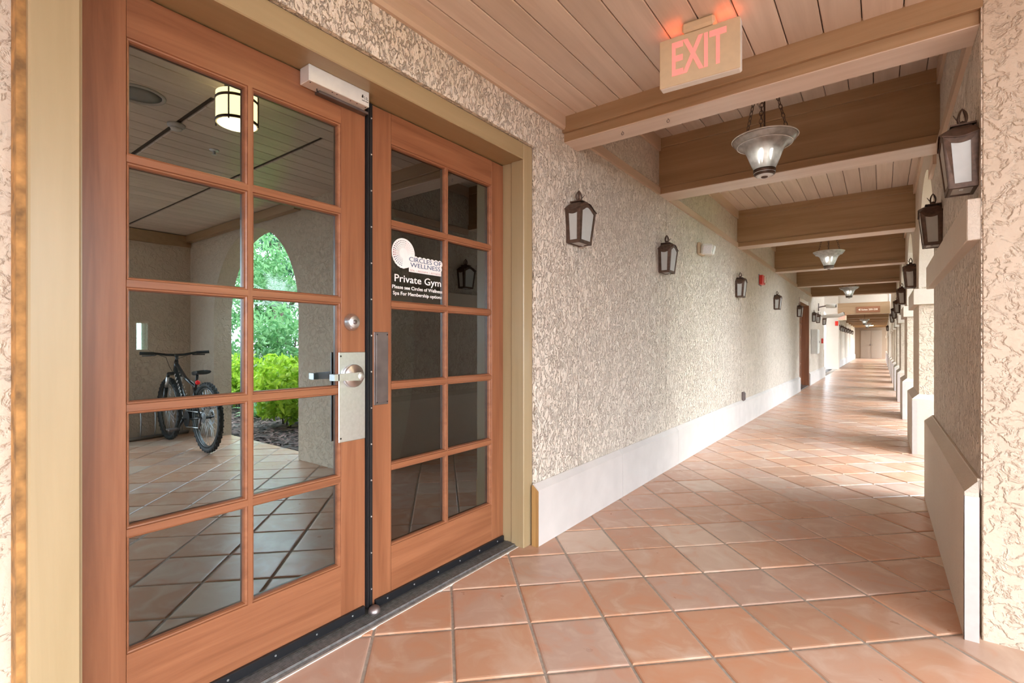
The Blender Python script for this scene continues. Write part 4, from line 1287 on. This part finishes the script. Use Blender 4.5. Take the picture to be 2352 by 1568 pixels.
def frond(mb, base, az, el, ln, droop, lw, n=14):
    p = Vector(base); pts = []
    for i in range(n+1):
        u = i/n; e = el - droop*u*u
        pts.append(p.copy())
        p = p + Vector((math.cos(az)*math.cos(e), math.sin(az)*math.cos(e), math.sin(e)))*(ln/n)
    side = Vector((-math.sin(az), math.cos(az), 0))
    for i in range(1, n+1):
        u = i/n; w = lw*math.sin(PI*min(.98, u*.9+.08))
        d = (pts[i]-pts[i-1]).normalized(); up = side.cross(d)
        for s in (-1, 1):
            a = pts[i]; tip = a + side*s*w + d*w*.5 + up*w*.25
            mb.add([a-d*.006, a+d*.012, tip], [(0,1,2)])
    mb.tube(pts, [.008*(1-.8*i/n)+.001 for i in range(n+1)], 4)
ft = thing('fern', 'bright green fern in front of the hedge, beside the arch jamb', 'fern', (5.5, 3.55, -.03))
for k in range(20):
    mb = MB(); frond(mb, (0,0,0), k*2.4, 1.25-.3*(k % 3), random.uniform(.45, .75), 1.0, .10)
    obj('frond', mb, lime, ft, recalc=False)
ft2 = thing('fern', 'darker green fern on the mulch near the arch pier', 'fern', (4.3, 3.75, -.03))
for k in range(16):
    mb = MB(); frond(mb, (0,0,0), k*2.4, 1.1-.3*(k % 3), random.uniform(.35, .6), 1.2, .09)
    obj('frond', mb, mid_, ft2, recalc=False)
pt_ = thing('palm', 'pale grey green palm with stiff fronds rising over the hedge', 'palm', (8.7, 6.35, 0))
obj('trunk', MB().tube([(0,0,-.06), (.02,0,1.0), (0,.02,2.05)], [.13,.11,.12], 10), bark, pt_)
for k in range(30):
    mb = MB(); frond(mb, (0,0,2.05), k*2.4, 1.3-.36*(k % 4), random.uniform(.8, 1.05), .8, .16, 18)
    obj('frond', mb, pale, pt_, recalc=False)
TG = 'trees at the back of the garden'
for (x, y, z, r, n_, mt, lb) in ((16.8, 10.6, 5.4, (2.8,2.2,1.7), 8000, deep, 'dark feathery tree at the back of the garden, directly behind the palm'),
                               (15.8, 3.6, 2.6, (1.7,1.2,1.6), 5000, mid_, 'green tree at the back of the garden, farther from the arch pier'),
                               (12.0, 8.0, 2.9, (1.8,1.4,1.5), 6000, mid_, 'green tree at the back of the garden, nearer the arch pier')):
    plant('garden_tree', lb, 'tree', TG, leaves(n_, clumps(n_, (x,y,z), r, 26 if mt is deep else 60, .55), .10, .3), mt,
          [([(x,y,-.06), (x+.1,y,1.5), (x,y,z)], .10)] + [([(x,y,1.4), (x+1.1*math.cos(a), y+1.1*math.sin(a), z+.4)], .035) for a in (0,1.3,2.6,3.9,5.2)])
mul = MB()
for _ in range(11000):
    x = random.uniform(1.2, 8.0); y = random.uniform(2.85, 5.8); s = random.uniform(.016, .045); a = random.uniform(0, 6.3)
    u = Vector((math.cos(a), math.sin(a), random.uniform(-.3,.3)))*s; w = Vector((-math.sin(a), math.cos(a), random.uniform(-.3,.3)))*s*.35
    c = Vector((x, y, -.055+random.uniform(0,.02)))
    c.z += 0
    mul.add([c-u-w, c+u-w, c+u+w, c-u+w], [(0,1,2,3)])
o = obj('mulch', mul, simple('wood_mulch', (.16,.095,.08), .9, var=.6, vscale=8), recalc=False)
tag(o, 'dark wood mulch covering the bed outside the arch', 'mulch', None, 'stuff')
# lawn, and unseen trees added to cut daylight through the arcade
lawn = struct('lawn', MB().box(1.6, 40, 7.5, 60, -.06, -.045), simple('dry_lawn', (.15,.15,.10), .95, var=.3, vscale=2))

AG = 'unseen trees added to shade the arcade'
dull = leafmat('added_shade_tree_leaf', (.11,.13,.09), (.22,.25,.18), .3)
for k, y in enumerate((10.2, 15.2, 20.2, 25.2, 30.2, 35.2)):
    plant('added_shade_tree', 'unseen tree added to shade the arcade, ' + ('nearest the garden arch', 'second from the garden arch', 'third from the garden arch',
          'third from the far end', 'second from the far end', 'farthest from the garden arch')[k], 'tree', AG,
          leaves(2200, clumps(0, (4.6, y, 2.6), (1.6,1.75,2.0), 50, .5), .24, .5), dull,
          [([(4.6, y, -.06), (4.6, y, 2.4)], .12)])
